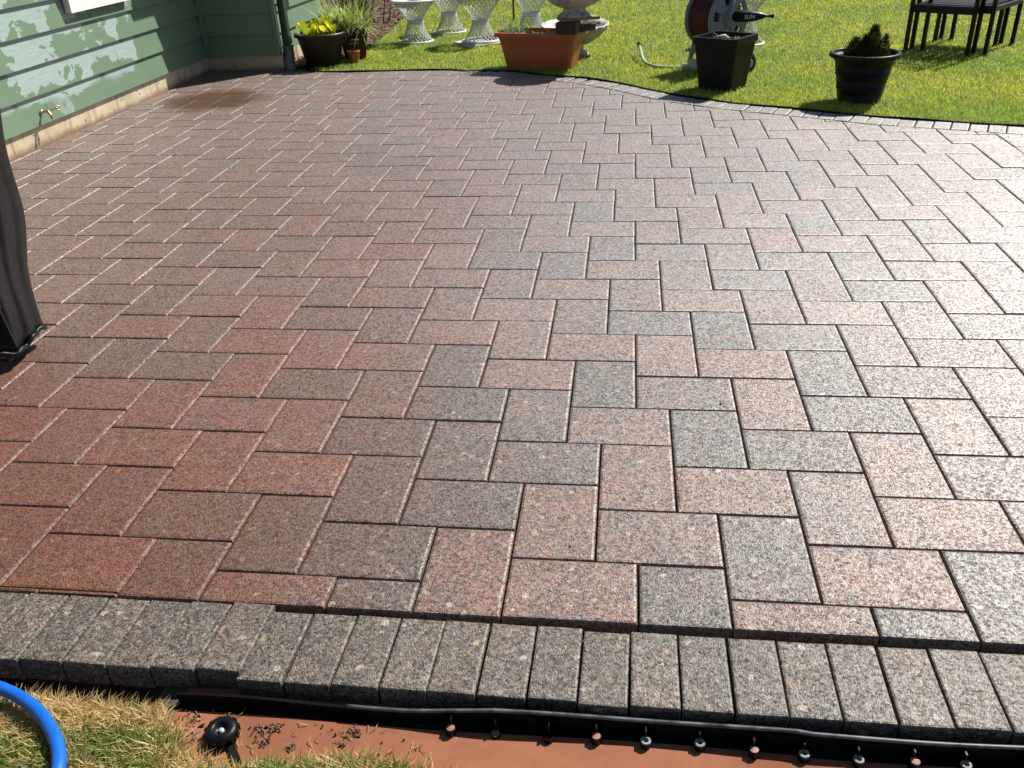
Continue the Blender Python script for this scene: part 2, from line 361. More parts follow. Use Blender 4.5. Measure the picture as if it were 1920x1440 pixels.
ter.add([(-3000, 139, 0.02), (3000, 139, 0.02), (3000, 3000, 0.02), (-3000, 3000, 0.02)], [(0, 1, 2, 3)])
ter.add([(50, 33, 0.02), (3000, 33, 0.02), (3000, 139, 0.02), (50, 139, 0.02)], [(0, 1, 2, 3)])
o = ter.build('far_lawn', M_LAWNB); o['kind'] = 'structure'

# ------------------------------------------------------------------ patio
bed = MB(); v = []; f = []; xs = np.arange(-33.9, 50.1, 0.7)
for x in xs:
    fo = far_out_pt(x) if x > -26 else (x, 65.95)
    for yy, zz in ((-4.85, -0.9), (-4.85, -0.34), (fo[1] if x > -26 else 65.95, -0.34), (fo[1] if x > -26 else 65.95, -0.9)): v.append((x if yy < 0 or x <= -26 else fo[0], yy, zz))
for i in range(len(xs) - 1):
    for k in range(3): f.append((i * 4 + k, i * 4 + 4 + k, i * 4 + 5 + k, i * 4 + 1 + k))
bed.add(v, f); patio = bed.build('patio', M_BED); tag(patio, kind='structure')

def clip(poly, nx, ny, d):     # keep nx*x+ny*y>=d
    out = []
    for i in range(len(poly)):
        a, b = poly[i], poly[(i + 1) % len(poly)]; da = nx * a[0] + ny * a[1] - d; db = nx * b[0] + ny * b[1] - d
        if da >= 0: out.append(a)
        if (da >= 0) != (db >= 0): t = da / (da - db); out.append((a[0] + (b[0] - a[0]) * t, a[1] + (b[1] - a[1]) * t))
    return out
def area(p): return 0.5 * sum(p[i][0] * p[(i + 1) % len(p)][1] - p[(i + 1) % len(p)][0] * p[i][1] for i in range(len(p)))
def inset(p, c):
    n = len(p); out = []
    for i in range(n):
        a, b, d = Vector(p[i - 1]), Vector(p[i]), Vector(p[(i + 1) % n])
        e1 = (b - a); e2 = (d - b)
        if e1.length < 1e-6 or e2.length < 1e-6: out.append(tuple(b)); continue
        e1.normalize(); e2.normalize(); n1 = Vector((-e1.y, e1.x)); n2 = Vector((-e2.y, e2.x)); k = n1 + n2; q = 1 + n1.dot(n2)
        out.append(tuple(b + k * (c / max(q, 0.35))))
    return out
def prism(poly, z0=-0.6, ch=0.075, chz=0.05):
    n = len(poly); top = inset(poly, ch); mid = inset(poly, ch * 0.3); v = [(x, y, z0) for x, y in poly] + [(x, y, -chz) for x, y in poly] + [(x, y, -chz * 0.30) for x, y in mid] + [(x, y, 0) for x, y in top]
    f = [tuple(3 * n + i for i in range(n))]
    for k in range(3): f += [(k * n + i, k * n + (i + 1) % n, (k + 1) * n + (i + 1) % n, (k + 1) * n + i) for i in range(n)]
    return v, f
def prism_mesh(name, poly, M, **kw):
    v, f = prism(poly, **kw); me = bpy.data.meshes.new(name); me.from_pydata([(a * S, b * S, c * S) for a, b, c in v], [], f); me.update(); me.materials.append(M); return me
G = 0.020        # half joint
def rect(w, h): return [(-w / 2 + G, -h / 2 + G), (w / 2 - G, -h / 2 + G), (w / 2 - G, h / 2 - G), (-w / 2 + G, h / 2 - G)]
full_me = [prism_mesh('paver', rect(3, 2), M_PAV)]
# which stones the photograph shows clearly red or clearly grey (picked at these lattice places)
RED = [(180,1050),(500,1105),(870,1070),(1070,1110),(1040,975),(180,735),(60,800),(20,850),(350,690),(360,845),(600,790),(800,620),(730,665),(1090,540),(1315,560),(1375,920),(1190,880),(1670,1075),(1700,870),(1120,655),(650,460),(750,470),(600,425),(660,500),(470,640),(560,680),(560,880),(880,470),(1370,380),(1430,440),(1240,665),(860,950),(1780,970),(1100,545),(450,700),(1440,740),(520,590),(1340,680),(1000,700),(620,640),(900,590),(430,560),(250,700),(1500,1160),(560,770),(330,760),(860,1120),(350,600),(240,850),(1250,365),(1150,680)]
GREY = [(610,545),(615,600),(730,610),(700,810),(680,1040),(300,1055),(1000,850),(870,840),(870,670),(905,755),(1100,480),(1040,490),(930,490),(1500,845),(1240,600),(1350,615),(1530,620),(1570,690),(550,720),(700,1000),(480,960),(340,970),(1330,830),(1460,1050),(1300,1115),(1160,715),(1870,1100),(1580,770),(540,1010),(820,850),(700,1110),(1740,1180),(700,900),(210,650),(300,680),(900,780),(1450,520),(1150,450),(1050,310),(940,440),(1540,420),(1680,560),(180,560),(280,570),(400,480),(560,450),(1300,330),(1470,630),(940,920)]
def unproj(u, v):
    d = CR.T @ np.array([(u - 960) / 1643.86, (v - 720) / 1643.86, 1.0]); t = -13.838 / d[2]; return 5.507 + t * d[0], -17.018 + t * d[1]
REDW = [unproj(*p) for p in RED]; GREYW = [unproj(*p) for p in GREY]
cands = []
for a in range(-30, 45):
    for b in range(-22, 24):
        ox, oy = 2 * a + 3 * b, 2 * a - 3 * b
        for kind, (x0, y0, ww, hh) in (('h', (0, 0, 3, 2)), ('v', (3, -1, 2, 3))):
            cx, cy = ox + x0 + ww / 2, oy + y0 + hh / 2
            if not (-37 < cx < 47 and -5 < cy < 70): continue
            px, py = warp(cx, cy); qx, _ = warp(cx + 0.5, cy); _, qy = warp(cx, cy + 0.5)
            sx, sy = (qx - px) * 2, (qy - py) * 2; rot = math.atan2(warp(cx + .5, cy)[1] - py, .5) * 0.6
            W, H = ww * sx / 1, hh * sy / 1
            r = [(px + (-W / 2 + G), py + (-H / 2 + G)), (px + (W / 2 - G), py + (-H / 2 + G)), (px + (W / 2 - G), py + (H / 2 - G)), (px + (-W / 2 + G), py + (H / 2 - G))]
            q = clip(r, 0, 1, -3.0); q = clip(q, 1, 0, -33.72) if q else q
            if not q: continue
            xm, xM = min(p[0] for p in q), max(p[0] for p in q)
            # far outline, piecewise: clip with the local line, skipping what falls wholly outside
            ya, yb = far_in(xm), far_in(xM); 
            if max(p[1] for p in q) > min(ya, yb) - 0.02:
                dx, dy = max(xM - xm, .01), yb - ya; L = math.hypot(dx, dy); nx, ny = dy / L, -dx / L
                q = clip(q, nx, ny, nx * xm + ny * ya + 0.06)
            if len(q) < 3 or area(q) < 0.12: continue
            full = abs(area(q) - area(r)) < 1e-4
            rnd = random.Random(a * 977 + b * 31 + (kind == 'v')); red = rnd.choice([0.2, 0.28, 0.35, 0.42, 0.5, 0.58]); li = rnd.uniform(0.3, 0.75)
            for qx_, qy_ in REDW:
                if abs(qx_ - px) < W / 2 and abs(qy_ - py) < H / 2: red = 0.72; li = rnd.uniform(.45, .7)
            for qx_, qy_ in GREYW:
                if abs(qx_ - px) < W / 2 and abs(qy_ - py) < H / 2: red = 0.08; li = rnd.uniform(.25, .5)
            u, vv, dep = proj(px, py); vis = -60 < u < 1980 and 60 < vv < 1500 and dep > 0
            cands.append(dict(p=(px, py), q=q, full=full, v=kind == 'v', s=(sx, sy), rot=rot, c=(red, li, rnd.random()), size=(area(q) / dep ** 2.6 if vis else -dep)))
cands.sort(key=lambda d: -d['size'])
stuff = MB()
for i, d in enumerate(cands):
    rnd = random.Random(i); dz = rnd.uniform(-0.012, 0.012); tx, ty = rnd.gauss(0, 0.0028), rnd.gauss(0, 0.0028)
    if i < 298:
        if d['full']:
            me = full_me[0]
            o = bpy.data.objects.new('paver', me); o.location = (d['p'][0] * S, d['p'][1] * S, dz * S)
            if d['v']: o.rotation_euler = (tx, ty, math.pi / 2 + rnd.gauss(0, 0.002)); o.scale = (d['s'][1], d['s'][0], 1)
            else: o.rotation_euler = (tx, ty, rnd.gauss(0, 0.002)); o.scale = (d['s'][0], d['s'][1], 1)
        else:
            cx = sum(p[0] for p in d['q']) / len(d['q']); cy = sum(p[1] for p in d['q']) / len(d['q'])
            me = prism_mesh('paver', [(p[0] - cx, p[1] - cy) for p in d['q']], M_PAV)
            o = bpy.data.objects.new('paver', me); o.location = (cx * S, cy * S, dz * S); o.rotation_euler = (tx, ty, 0)
        COL.objects.link(o); o.parent = patio; o.color = (max(0, d['c'][0]), d['c'][1], d['c'][2], 1)
    else:
        pv, pf = prism(d['q'], z0=-0.36); stuff.add([(x, y, z + dz + (x - d['p'][0]) * ty) for x, y, z in pv], pf, (max(0, d['c'][0]), d['c'][1], d['c'][2]))
o = stuff.build('far_pavers', M_PAVS, patio, attr=True); o['kind'] = 'stuff'

gt = MB(); rg = random.Random(5)
for _ in range(260):
    if rg.random() < .6: x, y = rg.uniform(-33, 12), rg.uniform(-4.8, 60)
    else: t_ = rg.uniform(-20, 30); x, y = t_, far_in(t_) - abs(rg.gauss(0, .8))
    if y > far_in(x): continue
    a = rg.uniform(0, 6.28); l = rg.choice([.02, .03, .05, .10]); gt.tube([(x, y, .012), (x + math.cos(a) * l, y + math.sin(a) * l, .02 + rg.uniform(0, .02))], rg.uniform(.008, .02), 4, c=(rg.random(), 0, 0))
o = gt.build('patio_grit', M_CHIP, attr=True); tag(o, 'scattered grit and tiny leaf bits lying on the pavers', 'debris', kind='stuff')
# near border, soldier course
edge_xs = [-12.13 + k for k in range(10)]   # left run, slightly set back
bme = prism_mesh('border_brick', [(p[0] * 1.012, p[1]) for p in rect(1.0, 2.0)], M_BOR, ch=0.05, chz=0.035)
k = 0
x = -20.13 + 0.5
bx = []
while x < 34:
    bx.append(x); x += 1.0
for x in bx:
    rnd = random.Random(int(x * 7) + 900)
    left = x < -2.1
    y = (-4.02 if left else -4.17) - (0.05 if x > 5 else 0) + rnd.gauss(0, 0.012)
    if -2.1 < x < -1.0: y = -4.18
    xx = x + (-0.01 if left else -0.06) + rnd.gauss(0, 0.006)
    o = bpy.data.objects.new('border_brick', bme); COL.objects.link(o); o.parent = patio
    zz = -0.015 + rnd.gauss(0, 0.012) + (0.035 if left and x > -4.2 else 0)
    o.location = (xx * S, y * S, zz * S); o.rotation_euler = (rnd.gauss(0, 0.005), rnd.gauss(0, 0.005), rnd.gauss(0, 0.004) + (-0.02 if x < 6 else 0.0)); o.scale = (0.99, 1.0, 1.0)
    o.color = (rnd.uniform(0.0, 0.30), rnd.uniform(0.28, 0.62), rnd.random(), 1)
# far border following the curve
s_acc = 0; x = -8.6
while x < 40:
    t = (far_in(x + 0.8) - far_in(x - 0.8)) / 1.6; L = math.hypot(1, t); ang = math.atan(t); d = bw(x)
    w_, h_ = 1.0, max(0.35, d * 0.92)
    cx, cy = x - t / L * (h_ / 2 + 0.08), far_in(x) + (h_ / 2 + 0.08) / L
    rnd = random.Random(int(x * 10)); me = prism_mesh('border_brick', rect(w_, h_), M_BOR); o = bpy.data.objects.new('border_brick', me); COL.objects.link(o); o.parent = patio
    o.location = (cx * S, cy * S, rnd.gauss(0, 0.01) * S); o.rotation_euler = (rnd.gauss(0, .004), rnd.gauss(0, .004), ang + (0.10 if 5 < x < 20 else 0)); o.color = (rnd.uniform(0, 0.25), rnd.uniform(0.4, 0.75), rnd.random(), 1)
    x += 1.02 / L
# far edging strip
e = MB(); v = []; f = []; xs = np.arange(-23.8, 45, 0.5)
for x in xs:
    ox, oy = far_out_pt(x); z = 0.10 + 0.03 * math.sin(x * 0.9); v += [(ox, oy, -0.6), (ox, oy, z), (ox, oy + 0.06, z), (ox, oy + 0.06, -0.6)]
for i in range(len(xs) - 1):
    for k in range(3): f.append((i * 4 + k, i * 4 + 4 + k, i * 4 + 5 + k, i * 4 + 1 + k))
e.add(v, f); o = e.build('lawn_edging', M_BLACKP2); tag(o, 'thin black plastic edging curving between the far patio border and the lawn', 'edging')

# ------------------------------------------------------------------ front trench: water, soil, edging with stubs
sheet('muddy_water', [(-3.9, -5.0), (34, -5.0), (34, -9.5), (-3.9, -9.5)], -0.52, M_WATER)
def ztrench(x, y):
    """near soil bank height"""
    # shoreline as a function
    pts = [(-40, -5.55), (-5.1, -5.62), (-3.6, -5.70), (-3.0, -6.2), (-2.7, -6.6), (-1.6, -6.95), (-0.9, -6.75), (0.2, -6.52), (1.5, -6.50), (2.4, -6.75), (3.6, -7.05), (9, -7.2), (40, -7.4)]
    for (a, b), (c, d) in zip(pts, pts[1:]):
        if a <= x <= c: sh = b + (d - b) * (x - a) / (c - a); break
    s_ = sh - y
    if x < -3.3:
        base = -0.52 if x > -3.7 else -0.52 - 0.4 * min(1, (-3.7 - x) / 0.5)
        k_ = min(1, max(0, (s_ + 0.06) / 0.12)); top = -0.50 + 0.16 * (1 - math.exp(-max(0, s_) * 1.4)) + 0.03 * math.sin(x * 3.1 + y * 2)
        return (-0.48 if -4.0 < x else base) * (1 - k_) + top * k_, s_
    return -0.52 + (0.30 * (1 - math.exp(-max(0, s_) * 1.6)) if s_ > 0 else s_ * 0.6) + 0.035 * math.sin(x * 3.1 + y * 2) * (1 if s_ > 0 else 0), s_
b = MB(); nx, ny = 160, 110; xs = np.linspace(-20, 20, nx); ys = np.linspace(-16, -4.8, ny)
for y in ys:
    for x in xs: b.v.append((x, y, max(-0.93, ztrench(x, y)[0] - 0.02))); b.c.append((0, 0, 0))
b.f = [(j * nx + i, j * nx + i + 1, (j + 1) * nx + i + 1, (j + 1) * nx + i) for j in range(ny - 1) for i in range(nx - 1)]
o = b.build('soil_bank', M_SOIL, smooth=True); o['kind'] = 'structure'
# grass on it
V = []; Cc = []
tries = 0
def nz(x, y): return math.sin(x * 1.7 + 2 * math.sin(y * 1.3)) * math.cos(y * 2.1 + x * 0.6)
while len(V) < 42000 and tries < 300000:
    tries += 1
    x = random.uniform(-10, 4.5); y = random.uniform(-8.6, -5.5); z, s_ = ztrench(x, y)
    if s_ < random.choice([0.0, 0.05, 0.02]): continue
    if s_ < .12 and random.random() < .5: continue
    h = random.uniform(0.08, 0.30); a = random.uniform(0, 6.283); ln = random.uniform(0.1, 0.42); wd = random.uniform(0.008, 0.018)
    dx, dy = math.cos(a), math.sin(a); sx, sy = -dy * wd, dx * wd
    greenish = nz(x * .9, y * 1.2) * 0.5 + 0.5 + (0.15 if y < -6.4 else -0.5) ; gr = 1.0 if random.random() < greenish * 0.75 else 0.0
    if gr == 0 and random.random() < .3: h *= .4; ln *= 1.5
    p0 = (x, y, z); m1 = (x + dx * ln * .35, y + dy * ln * .35, z + h * .65); t1 = (x + dx * ln, y + dy * ln, z + h)
    V.append([(p0[0] - sx, p0[1] - sy, p0[2]), (p0[0] + sx, p0[1] + sy, p0[2]), (m1[0] - sx * .8, m1[1] - sy * .8, m1[2]), (m1[0] + sx * .8, m1[1] + sy * .8, m1[2]), t1]); Cc.append((random.random(), gr, 0))
o = tri_mesh('straw_grass', np.array(V), np.array(Cc), M_STRAW, 5); tag(o, 'patchy straw coloured and green grass on the bank beside the muddy trench', 'grass', kind='stuff')
# edging with stakes
e = empty('paver_edging', (0, 0, 0), 'black plastic paver edging with a row of round stubs standing in the muddy water', 'edging')
s_ = MB(); v = []; f = []; xs = np.arange(-3.4, 34, 0.3)
def ey(x): return -5.43 - 0.03 * math.sin(x * 0.8) - (0.04 if x > 9 else 0)
def ez(x): return -0.13 - (0.12 if x < 1.5 else 0.12 * max(0, (3.2 - x) / 1.7)) - 0.03 * math.sin(x * 1.1 + 1) 
for x in xs:
    y, z = ey(x), ez(x); v += [(x, y + .03, -0.7), (x, y + .03, z), (x, y - .035, z), (x, y - .045, -0.5), (x, y - .30, -0.535), (x, y - .30, -0.6)]
for i in range(len(xs) - 1):
    for k in range(5): f.append((i * 6 + k, i * 6 + 6 + k, i * 6 + 7 + k, i * 6 + 1 + k))
s_.add(v, f); s_.build('edging_strip', simple('edging_plastic', (0.006, 0.006, 0.006), 0.6, 0.2, 20, spec=0.06), e)
lp = MB(); lp.tube([(x, ey(x), ez(x) + .012) for x in np.arange(0.2, 34, 0.3)], .042, 8); lp.build('top_lip', simple('lip_highlight', (0.10, 0.11, 0.12), 0.35, 0.5, 30, grime=(0.02, 0.02, 0.02)), e, smooth=True)  # paler than the strip: sunlit rim highlight put into the lip colour, dirt breaks
M_STUB = simple('scuffed_stub_plastic', (0.24, 0.25, 0.26), 0.6, 0.3, 40, spec=0.2)
stub_x = [2.33, 3.25, 4.24, 5.20, 6.14, 7.13, 8.11, 9.05, 10.02, 11.0, 11.89, 13.0, 14.0, 15.0]
kind = ['mud', 'low', 'clear', 'mud', 'hol', 'hol', 'mud', 'hol', 'hol', 'mud', 'hol', 'hol', 'mud', 'hol']
for i, (x, kd) in enumerate(zip(stub_x, kind)):
    x += random.Random(i).uniform(-.03, .03); y = ey(x) - 0.24 - random.Random(i + 50).uniform(-.03, .03); zt = {'low': -0.47, 'clear': -0.42, 'mud': -0.36, 'hol': -0.36}[kd]; r = 0.105
    b = MB()
    prof = [(r, -0.75), (r * 0.97, zt - .02), (r * 0.9, zt)] + ([(r * .52, zt), (r * .50, zt - 0.2), (0.001, zt - 0.2)] if kd == 'hol' else [(r * .8, zt + 0.0)])
    b.lathe(prof, 14); st = b.build('stub', M_STUB if kd == 'hol' else M_BLACKP, e, (x, y, 0), smooth=False)
    if kd == 'hol':
        b2 = MB(); b2.lathe([(r * 1.01, -0.75), (r * 1.01, zt - .03)], 14); b2.build('sleeve', M_BLACKP, st, (0, 0, 0))
    if kd in ('mud', 'low'):
        b2 = MB(); b2.lathe([(r * .82, zt - 0.01), (r * .80, zt + 0.012), (0.001, zt + 0.02)], 12); b2.build('mud_plug', M_CLAYTOP, st)
    gus = MB(); gus.box((0, 0.15, -0.35), (0.03, 0.18, 0.30)); gus.build('gusset', M_BLACKP, st)
# drip cap with stake
k = empty('plastic_cap', (-2.15, -6.16, -0.52), 'round black plastic cap with a flat stake lying in the muddy water', 'cap')
b = MB(); b.lathe([(0.28, -0.1), (0.30, 0.10), (0.33, 0.12), (0.33, 0.20), (0.28, 0.27), (0.18, 0.29), (0.13, 0.25), (0.11, 0.18), (0.001, 0.18)], 28); b.build('cap', M_BLACKP, k, smooth=True, bevel=0)
for i in range(12):
    a = i * math.pi / 6; bb = MB(); bb.box((0.325 * math.cos(a), 0.325 * math.sin(a), 0.14), (0.05, 0.07, 0.13), a); bb.build('rib', M_BLACKP, k)
b = MB(); b.box((0.42, -0.42, 0.045), (0.14, 1.25, 0.05), math.radians(38)); b.build('stake', M_BLACKP2, k)
b = MB(); b.lathe([(0.06, 0.17), (0.05, 0.215), (0.001, 0.22)], 12); b.build('hub', M_LGREY, k, smooth=True)
# debris on the water
db = MB()
for (cx, cy, n_, sp) in [(-3.0, -5.85, 40, .28), (-2.2, -5.78, 26, .16), (-1.45, -5.98, 34, .14), (-1.2, -5.85, 26, .10), (-1.3, -6.25, 16, .08), (-.75, -6.3, 14, .07), (0.35, -5.85, 34, .12), (.28, -6.15, 10, .07), (0.0, -5.8, 8, .3), (1.5, -6.1, 8, .5), (-2.9, -6.25, 26, .14)]:
    for _ in range(int(n_ * 1.4)):
        x = random.gauss(cx, sp * .75); y = random.gauss(cy, sp * .5); a = random.gauss(.6, .9); l = random.choice([.015, .02, .03, .05, .13])
        db.tube([(x, y, -.515), (x + math.cos(a) * l, y + math.sin(a) * l, -.50 + random.uniform(0, .05))], random.choice([.005, .008, .012, .02]), 5, c=(random.random() ** 1.5, 0, 0))
o = db.build('floating_debris', M_CHIP, attr=True); tag(o, 'bits of bark and twig floating on the muddy water', 'debris', kind='stuff')
st = MB()
for _ in range(26):
    x = random.uniform(-2.8, 2.2); y = random.uniform(-6.4, -5.7); a = random.uniform(0, 6.28); l = random.uniform(.12, .35)
    st.tube([(x, y, -.51), (x + math.cos(a) * l * .5, y + math.sin(a) * l * .5, -.46), (x + math.cos(a + .4) * l, y + math.sin(a + .4) * l, -.50)], .008, 4, c=(random.random(), 0, 0))
o = st.build('loose_straws', M_STRAW, attr=True); tag(o, 'loose dry grass straws lying on the muddy water', 'straw', kind='stuff')
# blue hose
b = MB(); P = [(-12.5, -5.6, -.10), (-10, -5.42, -.12), (-8.4, -5.55, -.06), (-7.4, -5.66, -.06), (-6.6, -5.90, -.04), (-5.95, -6.22, -.03), (-5.4, -6.62, -.02), (-4.95, -7.08, -.01), (-4.66, -7.58, -.01), (-4.55, -8.2, -.01), (-4.7, -9.4, -.01)]
def smoothpts(P, n=8):
    out = []
    for i in range(len(P) - 1):
        p0, p1, p2, p3 = (np.array(P[max(0, min(len(P) - 1, j))], float) for j in (i - 1, i, i + 1, i + 2))
        for t in np.linspace(0, 1, n, endpoint=False): out.append(tuple(0.5 * ((2 * p1) + (-p0 + p2) * t + (2 * p0 - 5 * p1 + 4 * p2 - p3) * t * t + (-p0 + 3 * p1 - 3 * p2 + p3) * t ** 3)))
    return out + [P[-1]]
b.tube(smoothpts(P), 0.13, 14); o = b.build('blue_hose', M_BLUE, smooth=True); tag(o, 'bright blue garden hose curving over the dry grass at the near left corner', 'hose')

# ------------------------------------------------------------------ house
house = empty('house', (-33.8, 45, 0), 'green lap sided house with peeling paint and concrete foundation along the left of the patio', 'house')
def hb(name, b, M, parent=house, **kw):
    o = b.build(name, M, None, (0, 0, 0), **kw); o.parent = parent; o.matrix_parent_inverse = Matrix.Translation(-(house.location)) if parent is house else Matrix.Identity(4); return o
b = MB(); b.box((-34.3, 23, 0.25), (1.0, 86.0, 2.6)); hb('foundation', b, M_CONC)
b = MB(); b.box((-30.35, 66.55, 0.2), (7.9, 1.0, 2.56)); hb('foundation', b, M_CONC)
b = MB(); b.box((-26.95, 73.6, 0.18), (0.9, 13, 2.5)); hb('foundation', b, M_CONC)
E_ = 1.82
def board(axis, c0, a0, a1, z0, out, M=M_SIDE):
    """lap board on plane axis=c0 spanning a0..a1, outward direction out(+1/-1)"""
    b = MB(); t0, t1 = 0.40, 0.16; h = E_ + 0.12; prof = [(-0.3, 0.0), (t0, 0.0), (t0, 0.05), (t1, h), (-0.3, h)]
    v = []
    for a in (a0, a1):
        for d, z in prof: v.append((c0 + out * d, a, z0 + z) if axis == 'x' else (a, c0 + out * d, z0 + z))
    f = [(0, 1, 2, 3, 4), (9, 8, 7, 6, 5)] + [(i, (i + 1) % 5, 5 + (i + 1) % 5, 5 + i) for i in range(5)]
    b.add(v, f); return hb('siding_board', b, M)
for i in range(14):
    z = 1.35 + i * E_; js = [40.1, 50.3, 28.0, 44.9, 36.0][i % 5]
    board('x', -33.95, -20, js - .015, z, 1); board('x', -33.95, js + .015, 66.0, z, 1)
    board('y', 66.12, -33.6, -26.55, z, -1)
    board('x', -26.95, 66.0, 80, z, 1)
b = MB(); b.box((-26.42, 65.62, 14.2), (0.36, 0.36, 25.4)); hb('corner_board', b, M_SIDE)
b = MB(); b.box((-33.42, 65.6, 14.2), (0.4, 0.4, 25.4)); hb('corner_board', b, M_SIDE)
b = MB(); b.box((-30.3, 73.4, 18.1), (8.4, 22.6, 1.0)); b.box((-36, 30, 27.6), (8, 100, 1)); hb('eave', b, M_SIDE)
b = MB(); b.box((-31, 73, 14), (7.4, 13, 25)); b.box((-40.2, 20, 13), (11.8, 92, 26)); hb('wall_core', b, M_DGREEN)
wn = MB(); 
for c, d in (((-33.35, 49.2, 8.25), (0.45, 8.3, 1.3)), ((-33.35, 49.2, 19.3), (0.45, 8.3, 1.0)), ((-33.35, 45.55, 13.85), (0.43, 1.0, 9.9)), ((-33.35, 52.85, 13.85), (0.43, 1.0, 9.9))): wn.box(c, d)
wo = hb('window', wn, M_WHITE)
b = MB(); b.box((-33.5, 49.2, 13.9), (0.1, 6.4, 10.0)); po = b.build('pane', M_GLASS); po.parent = wo
b = MB(); b.box((-30.35, 65.985, 0.75), (6.6, 0.06, 0.03)); 
# spigot
sp = MB(); b = MB()
b.tube([(-33.5, 39.00, 2.05), (-32.9, 39.00, 2.05)], 0.10, 10); b.tube([(-33.0, 39.00, 2.2), (-32.9, 38.95, 2.1), (-32.6, 38.80, 1.8), (-32.45, 38.75, 1.45)], [0.14, 0.17, 0.13, 0.15], 10)
b.tube([(-32.95, 39.00, 2.05), (-32.55, 39.40, 2.2), (-32.3, 39.60, 2.25)], 0.07, 8)
b.lathe([(0.001, -.05), (0.22, -.05), (0.24, 0.02), (0.001, 0.06)], 14, (-33.5, 39.00, 2.05), tilt=Matrix.Rotation(math.pi / 2, 3, 'Y'))
so = hb('spigot', b, M_BRASS, smooth=True)
b = MB(); c_ = Vector((-32.2, 39.65, 2.25)); R_ = Matrix.Rotation(math.radians(65), 3, 'Y') @ Matrix.Rotation(math.radians(20), 3, 'X')
ring = [(c_ + R_ @ Vector((0.21 * math.cos(a) * (1 + .1 * math.cos(6 * a)), 0.21 * math.sin(a) * (1 + .1 * math.cos(6 * a)), 0))) for a in np.linspace(0, 2 * math.pi, 25)]
b.tube(ring, 0.05, 6, False)
for a in (0, 2.1, 4.2): b.tube([c_, c_ + R_ @ Vector((0.2 * math.cos(a), 0.2 * math.sin(a), 0))], 0.035, 6)
ho = b.build('handle', M_BRASS, smooth=True); ho.parent = so
so.scale = (.7, .7, .7); so.location = Vector((-3.35, 3.92, .215)) * 1.0 - Vector((-3.35, 3.90, .205)) * .7
# downspout
b = MB(); b.box((-25.92, 66.55, 13.6), (0.62, 0.80, 21.5)); b.box((-25.92, 66.55, 2.6), (0.7, 0.88, 0.9)); do = hb('downspout', b, M_DGREEN, bevel=0.08)
b = MB(); b.tube([(-25.92, 66.5, 2.1), (-25.92, 66.45, 1.2), (-25.85, 66.1, 0.5), (-25.6, 65.7, -0.2)], 0.50, 16); hb('drain_pipe', b, M_GREYPIPE, smooth=True)
b = MB(); b.box((-26.3, 66.55, 5.6), (0.3, 1.1, 0.14)); hb('bracket', b, M_DGREEN)
# wall light with the round shadow beside the downspout
b = MB(); b.tube([(-26.6, 70.3, 6.0), (-25.9, 70.3, 6.0)], 0.14, 8); b.lathe([(0.001, 1.0), (0.5, .8), (0.75, 0.2), (0.75, -0.8), (0.4, -1.1), (0.001, -1.15)], 18, (-25.4, 70.6, 7.4)); hb('wall_lantern', b, M_DGREEN, smooth=True)

# ------------------------------------------------------------------ mulch bed
sheet('bark_bed', [(-26.5, 66.2), (-24.8, 66.2), (-23.2, 68.3), (-22.2, 71), (-21.7, 76), (-21.6, 84), (-22.5, 95), (-24.5, 112), (-24, 140), (-60, 140), (-60, 80), (-26.5, 80)], 0.085, M_SOIL)
V = []; Cc = []
for _ in range(42000):
    y = random.uniform(66.2, 136); xe = np.interp(y, [66.2, 68.3, 71, 76, 84, 95, 112, 118], [-24.8, -23.2, -22.2, -21.7, -21.6, -22.5, -24.5, -24.3]); x = xe - abs(random.expovariate(1 / (6.0 if y < 84 else 16.0)))
    if x < -70 or (x < -26.4 and y < 80.3): continue
    l, wd = random.uniform(.12, .42), random.uniform(.04, .12); a = random.uniform(0, 6.28); z = random.uniform(.09, .28); ti = random.uniform(-.25, .25); dx, dy = math.cos(a), math.sin(a)
    V.append([(x - dx * l - dy * wd, y - dy * l + dx * wd, z - ti * l), (x - dx * l + dy * wd, y - dy * l - dx * wd, z - ti * l + .03), (x + dx * l + dy * wd, y + dy * l - dx * wd, z + ti * l + .03), (x + dx * l - dy * wd, y + dy * l + dx * wd, z + ti * l)]); Cc.append((random.random() ** 1.6, 0, 0))
o = tri_mesh('bark_mulch', np.array(V), np.array(Cc), M_CHIP, 4); tag(o, 'brown bark mulch filling the bed behind the potted plants', 'mulch', kind='stuff')

bp = empty('perennial', (-27.5, 96, .1), 'dark leafless shrub stems rising from the bark bed at the top edge', 'shrub')
b = MB(); rq = random.Random(9)
for _ in range(60):
    a = rq.uniform(0, 6.28); x0, y0 = rq.gauss(0, 1.2), rq.gauss(0, .8); b.tube([(x0, y0, 0), (x0 + math.cos(a) * .5, y0 + math.sin(a) * .5, 2.0), (x0 + math.cos(a) * 1.4, y0 + math.sin(a) * 1.4, rq.uniform(3, 6))], [.10, .07, .03], 5, c=(rq.random() * .3, 0, 0))
b.build('stems', M_CHIP, bp, attr=True)
b = MB(); b.lathe([(.001, 0), (1.0, .05), (1.25, .6), (1.0, 1.2), (.5, 1.5), (.001, 1.55)], 18, (-31.5, 101, 0), sc=lambda a, j: 1 + .15 * math.sin(a * 3 + j)); o = b.build('pale_rock', M_STONE, smooth=True); tag(o, 'pale rounded rock in the bark bed at the top edge', 'rock')
